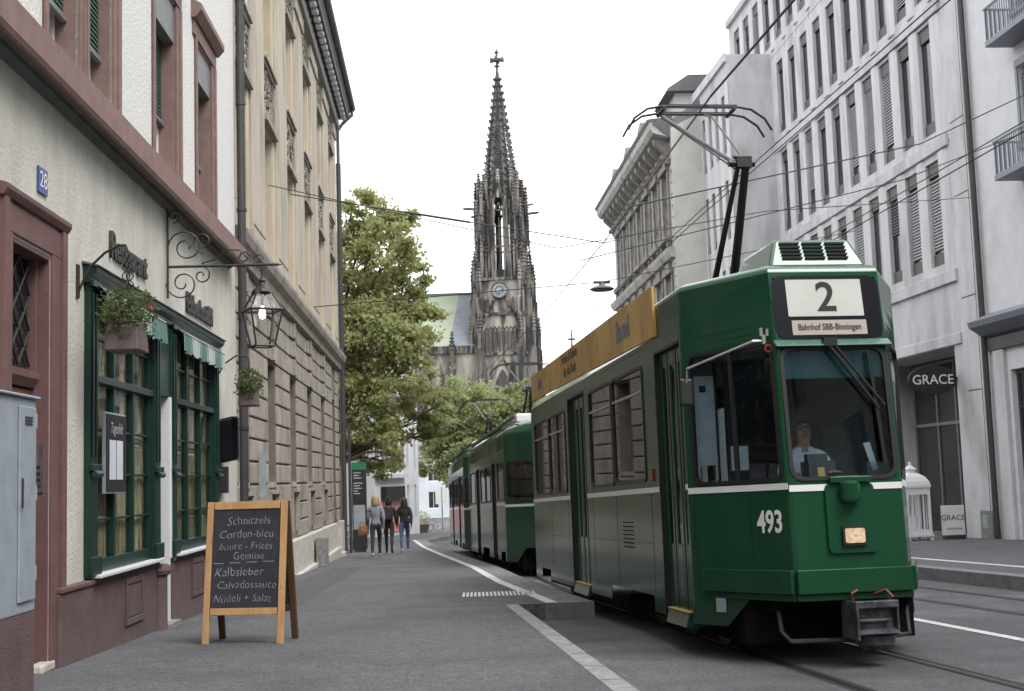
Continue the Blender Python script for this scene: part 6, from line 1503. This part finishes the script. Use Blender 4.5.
# tram driver
def driver():
    a = R(-7.64); D_ = Vector((math.sin(a), math.cos(a), 0)); X_ = Vector((math.cos(a), -math.sin(a), 0))
    o_ = Vector((1.9, 9.3, 0)) + X_ * .94 + D_ * 1.98
    base = Vector((o_.x, o_.y, roadz(o_.y) + .76))
    V = lambda x, y, z: (x, y, z)          # local faces -y (towards the camera)
    J = {'pelvis': (V(0, 0, .50), (.13, .11)), 'waist': (V(0, 0, .63), (.115, .09)), 'chest': (V(0, -.02, .83), (.145, .10)), 'neckb': (V(0, -.02, .98), (.065, .055)), 'neck': (V(0, -.03, 1.05), .048),
         'headl': (V(0, -.05, 1.105), .062), 'head': (V(0, -.035, 1.175), (.075, .088)), 'headt': (V(0, -.03, 1.235), .055), 'nose': (V(0, -.135, 1.165), .012)}
    E_ = [('pelvis', 'waist'), ('waist', 'chest'), ('chest', 'neckb'), ('neckb', 'neck'), ('neck', 'headl'), ('headl', 'head'), ('head', 'headt'), ('head', 'nose')]
    pt = {'pelvis': 1, 'waist': 0, 'chest': 0, 'neckb': 0, 'neck': 2, 'headl': 2, 'head': 2, 'headt': 2, 'nose': 2}
    for sd, sg in (('l', -1), ('r', 1)):
        J['hip' + sd] = (V(sg * .09, -.08, .50), .09); J['knee' + sd] = (V(sg * .11, -.48, .50), .062); J['ank' + sd] = (V(sg * .11, -.50, .10), .04); J['toe' + sd] = (V(sg * .11, -.63, .045), .038)
        J['sh' + sd] = (V(sg * .155, -.02, .945), .055); J['el' + sd] = (V(sg * .22, -.16, .72), .042); J['wr' + sd] = (V(sg * .16, -.40, .80), .028)
        E_ += [('pelvis', 'hip' + sd), ('hip' + sd, 'knee' + sd), ('knee' + sd, 'ank' + sd), ('ank' + sd, 'toe' + sd), ('neckb', 'sh' + sd), ('sh' + sd, 'el' + sd), ('el' + sd, 'wr' + sd)]
        pt.update({'hip' + sd: 1, 'knee' + sd: 1, 'ank' + sd: 1, 'toe' + sd: 1, 'sh' + sd: 0, 'el' + sd: 0, 'wr' + sd: 2})
        fingers(J, E_, pt, 'wr' + sd, 'hand' + sd, (0, -1, .05), (1, 0, 0), 2)
    o = skin_body('person', J, E_, ['cloth_white', 'cloth_black', 'skin'], pt); tag(o, 'tram driver with long dark hair and glasses in a pale shirt', 'person')
    o.location = base; o.rotation_euler = (0, 0, R(7.64 - 10))
    b = MB(); rings = []
    for r_, z_, cy_ in ((.01, 1.325, -.03), (.07, 1.31, -.03), (.105, 1.26, -.025), (.118, 1.18, .0), (.128, 1.08, .01), (.135, .98, .01), (.12, .88, .02), (.05, .83, .04)):
        rings.append([(r_ * math.cos(q), cy_ + r_ * math.sin(q) * (1 if math.sin(q) > 0 else (.95 if z_ > 1.22 else .55)), z_) for q in [2 * math.pi * k / 16 for k in range(16)]])
    b.loft(rings).build('hair', 'hair_brown', o, smooth=True)
    b = MB()
    for sx in (-1, 1): b.tube([(sx * .034 + .026 * math.cos(q), -.128, 1.185 + .02 * math.sin(q)) for q in [i * math.pi / 6 for i in range(13)]], .0035, 5)
    b.tube([(-.01, -.13, 1.187), (.01, -.13, 1.187)], .003, 4).build('glasses', 'sign_black', o)
    b = MB()
    for sx in (-1, 1): b.lathe([(0, -.009), (.009, 0), (0, .009)], (sx * .032, -.108, 1.185), 8)
    b.build('eyes', 'sign_black', o)
    MB().box(-.025, .025, -.125, -.112, 1.118, 1.128).build('mouth', 'red', o)
    # seat
    o.scale = (1.08, 1.08, 1.06)
    s_ = thing('driver_seat', 'dark driver seat inside the cab of the nearest tram', 'seat', base, R(7.64 - 10))
    MB().box(-.22, .22, -.25, .18, .34, .41).build('seat_cushion', 'cloth_black', s_, bevel=.02); MB().box(-.22, .22, .16, .24, .41, 1.0).build('backrest', 'cloth_black', s_, bevel=.02); MB().tube([(0, 0, 0), (0, 0, .34)], .04).build('pedestal', 'steel_dark', s_)
driver()

# ================================================================== street furniture
ip = thing('information_pillar', 'slim black information pillar with green cap and pale poster near the tree', 'pillar', (-5.22, 42.4, gz(42.4)), R(5))
MB().box(-.24, .24, -.07, .07, .1, 2.72).build('column', 'kiosk_black', ip, bevel=.01); MB().box(-.24, .24, -.072, .072, 2.72, 2.96).build('cap', 'kiosk_green', ip)
MB().box(-.20, .18, -.078, -.071, .75, 1.55).build('poster', 'poster', ip); MB().box(-.20, .20, -.06, .06, 0, .1).build('foot', 'steel_dark', ip)
b = MB()
for i, w__ in enumerate((.24, .18, .26, .0, .3, .2, .26, .14, .2)):
    if w__: b.box(-.18, -.18 + w__, -.076, -.0705, 2.60 - i * .085, 2.62 - i * .085)
b.build('pillar_print', 'white', ip)
def bicycle(label, loc, rz, m):
    t = thing('bicycle', label, 'bicycle', loc, rz, 'bicycles parked near the tree')
    for nm_, yy in (('wheel', -.52), ('wheel', .52)):
        w_ = MB().tube([(0, yy + .33 * math.cos(q), .34 + .33 * math.sin(q)) for q in [i * math.pi / 12 for i in range(25)]], .014, 6).build(nm_, 'rubber', t)
        b = MB()
        for i in range(10): b.tube([(0, yy, .34), (0, yy + .32 * math.cos(i * .628), .34 + .32 * math.sin(i * .628))], .0025, 4)
        b.build('spokes', 'chrome', w_)
    MB().tube([(0, -.52, .34), (0, -.12, .32), (0, -.22, .82), (0, -.52, .34)], .014, 6).tube([(0, -.12, .32), (0, .34, .78), (0, -.2, .74)], .016, 6).tube([(0, .52, .34), (0, .33, .92)], .014, 6).build('frame', m, t)
    MB().tube([(-.26, .22, .98), (-.1, .34, .97), (.1, .34, .97), (.26, .22, .98)], .012, 6).build('handlebar', 'steel_dark', t)
    MB().loft([[(-.07, -.34, .86), (.07, -.34, .86), (.07, -.34, .90), (-.07, -.34, .90)], [(-.015, -.08, .87), (.015, -.08, .87), (.015, -.08, .90), (-.015, -.08, .90)]]).build('saddle', 'rubber', t)
bicycle('dark bicycle leaning beside the information pillar', (-5.95, 43.6, gz(43.6)), R(35), 'steel_dark')
bicycle('red bicycle parked behind the dark bicycle near the tree', (-6.6, 46.5, gz(46.5)), R(60), 'red')
bicycle('orange bicycle parked far down the street by the white corner house', (-6.6, 88, gz(88)), R(70), 'orange')
bicycle('dark bicycle parked far down the street beside the orange one', (-6.0, 89, gz(89)), R(75), 'steel_dark')
dpole = thing('drain_pole', 'slim dark pole at the end corner of the beige building', 'pole', (-5.42, 41.6, gz(41.6)))
MB().tube([(0, 0, 0), (0, 0, 4.2)], .05).build('shaft', 'bronze', dpole)
sg_ = thing('street_sign', 'small white rectangular sign on a thin post far down the street', 'sign', (-5.4, 92, gz(92)))
MB().tube([(0, 0, 0), (0, 0, 3.1)], .05).build('post', 'chrome', sg_); MB().box(-.45, .45, -.03, .0, 1.9, 3.0).build('plate', 'white', sg_)
pt_ = thing('flower_tub', 'round tub with yellow green flowers by the far street corner', 'planter', (-6.2, 84, gz(84)))
MB().lathe([(.30, 0), (.42, .5), (.45, .55)]).build('tub', 'planter', pt_); f = MB(); leaves(f, (0, 0, .9), .55, 260, .07, 4); f.build('foliage', 'leaf2', pt_, recalc=False)

# ================================================================== overhead wires and lamp
def wire(name, label, pts, r=.012, sag=0, group='overhead tram wires'):
    b = MB(); P = [Vector(p) for p in pts]; out = []
    for A_, B_ in zip(P, P[1:]):
        for i in range(9):
            t_ = i / 9; q = A_.lerp(B_, t_); q.z -= sag * 4 * t_ * (1 - t_); out.append(q)
    out.append(P[-1]); b.tube(out, r, 5)
    return tag(b.build(name, 'rubber', None), label, 'wire', group)
wire('span_wire', 'long thin span wire from the beige building to the ornate town house', [(-4.70, 27.0, 7.40), (2.28, 30.0, 6.66), (7.9, 62.6, 13.4)], .014, .0)
MBw = MB().tube([(-2.29, 28.035, 7.145), (-.87, 28.645, 6.994)], .028, 6)
tag(MBw.build('wire_insulator', 'rubber', None), 'dark thick insulator sleeve on the long span wire', 'insulator')
# contact wires
def tline(off, s, z):
    a = R(-7.64); return (1.9 + math.cos(a) * off + math.sin(a) * s, 9.3 - math.sin(a) * off + math.cos(a) * s, gz(9.3 + s) - .2 + z)
wire('contact_wire', 'contact wire running over the pantograph of the nearest tram', [tline(1.1, -12, 5.99), tline(1.1, 4.75, 5.985), (2.28, 30.2, 6.70), (.96, 42, 6.4), (-4.35, 80, 5.5)], .014)
rt_ = lin([(-5, 8.9), (17.6, 5.92), (40, 3.2), (70, 0)])
wire('contact_wire', 'contact wire above the empty right hand track', [(rt_(-3), -3, 5.55), (rt_(20), 20, 5.0), (rt_(45), 45, 4.4), (rt_(70), 70, 3.7)], .009)
wire('contact_wire', 'second wire close above the empty right hand track', [(rt_(-3) + .1, -3, 5.72), (rt_(20) + .1, 20, 5.17), (rt_(45) + .1, 45, 4.57), (rt_(70) + .1, 70, 3.8)], .008)
for dq, nm2 in ((0, 'first'), (.16, 'second')):
    wire('feeder_wire', nm2 + ' of the two close steep wires rising to the top right between the tracks', [tline(3.6 + dq * .4, -8, 6.85 + dq), tline(3.6 + dq * .4, 14, 6.75 + dq), tline(3.6 + dq * .4, 34, 6.4 + dq)], .009)
e1 = rf(-6, 0, 9.6); e2 = rf(.4, 0, 8.7)
wire('span_wire', 'span wire crossing from the balcony house towards the nearest pantograph', [tuple(rf(-8, 0, 10.2)), (8.0, 24, 7.3), tline(1.1, 9, 5.75)], .012)
wire('span_wire', 'lower span wire crossing in front of the concrete ribs', [tuple(rf(-8, 0, 9.2)), (7.6, 24, 6.6), tline(1.1, 13, 5.75)], .010)
wire('span_wire', 'short span wire from the dark downpipe across the concrete building', [tuple(rf(.2, .1, 8.6)), (5.8, 28, 6.9), (1.0, 26, 5.85), (-4.6, 24, 6.9)], .010)
lp = thing('hanging_street_lamp', 'flat grey street lamp hanging from a wire over the street', 'street lamp', (2.19, 30.0, 5.50), R(10))
MB().lathe([(.0, .0), (.24, .01), (.30, .05), (.22, .10), (.08, .14), (.05, .2)], n=16).build('shade', 'lead', lp); MB().box(-.2, .2, -.03, .03, .18, .24).build('clamp', 'iron', lp)
wire('lamp_wire', 'thin wire carrying the hanging street lamp', [(-4.9, 31.5, 5.55), (2.19, 30.0, 5.72), (11.6, 42, 9.0)], .012, group='lamp wires')
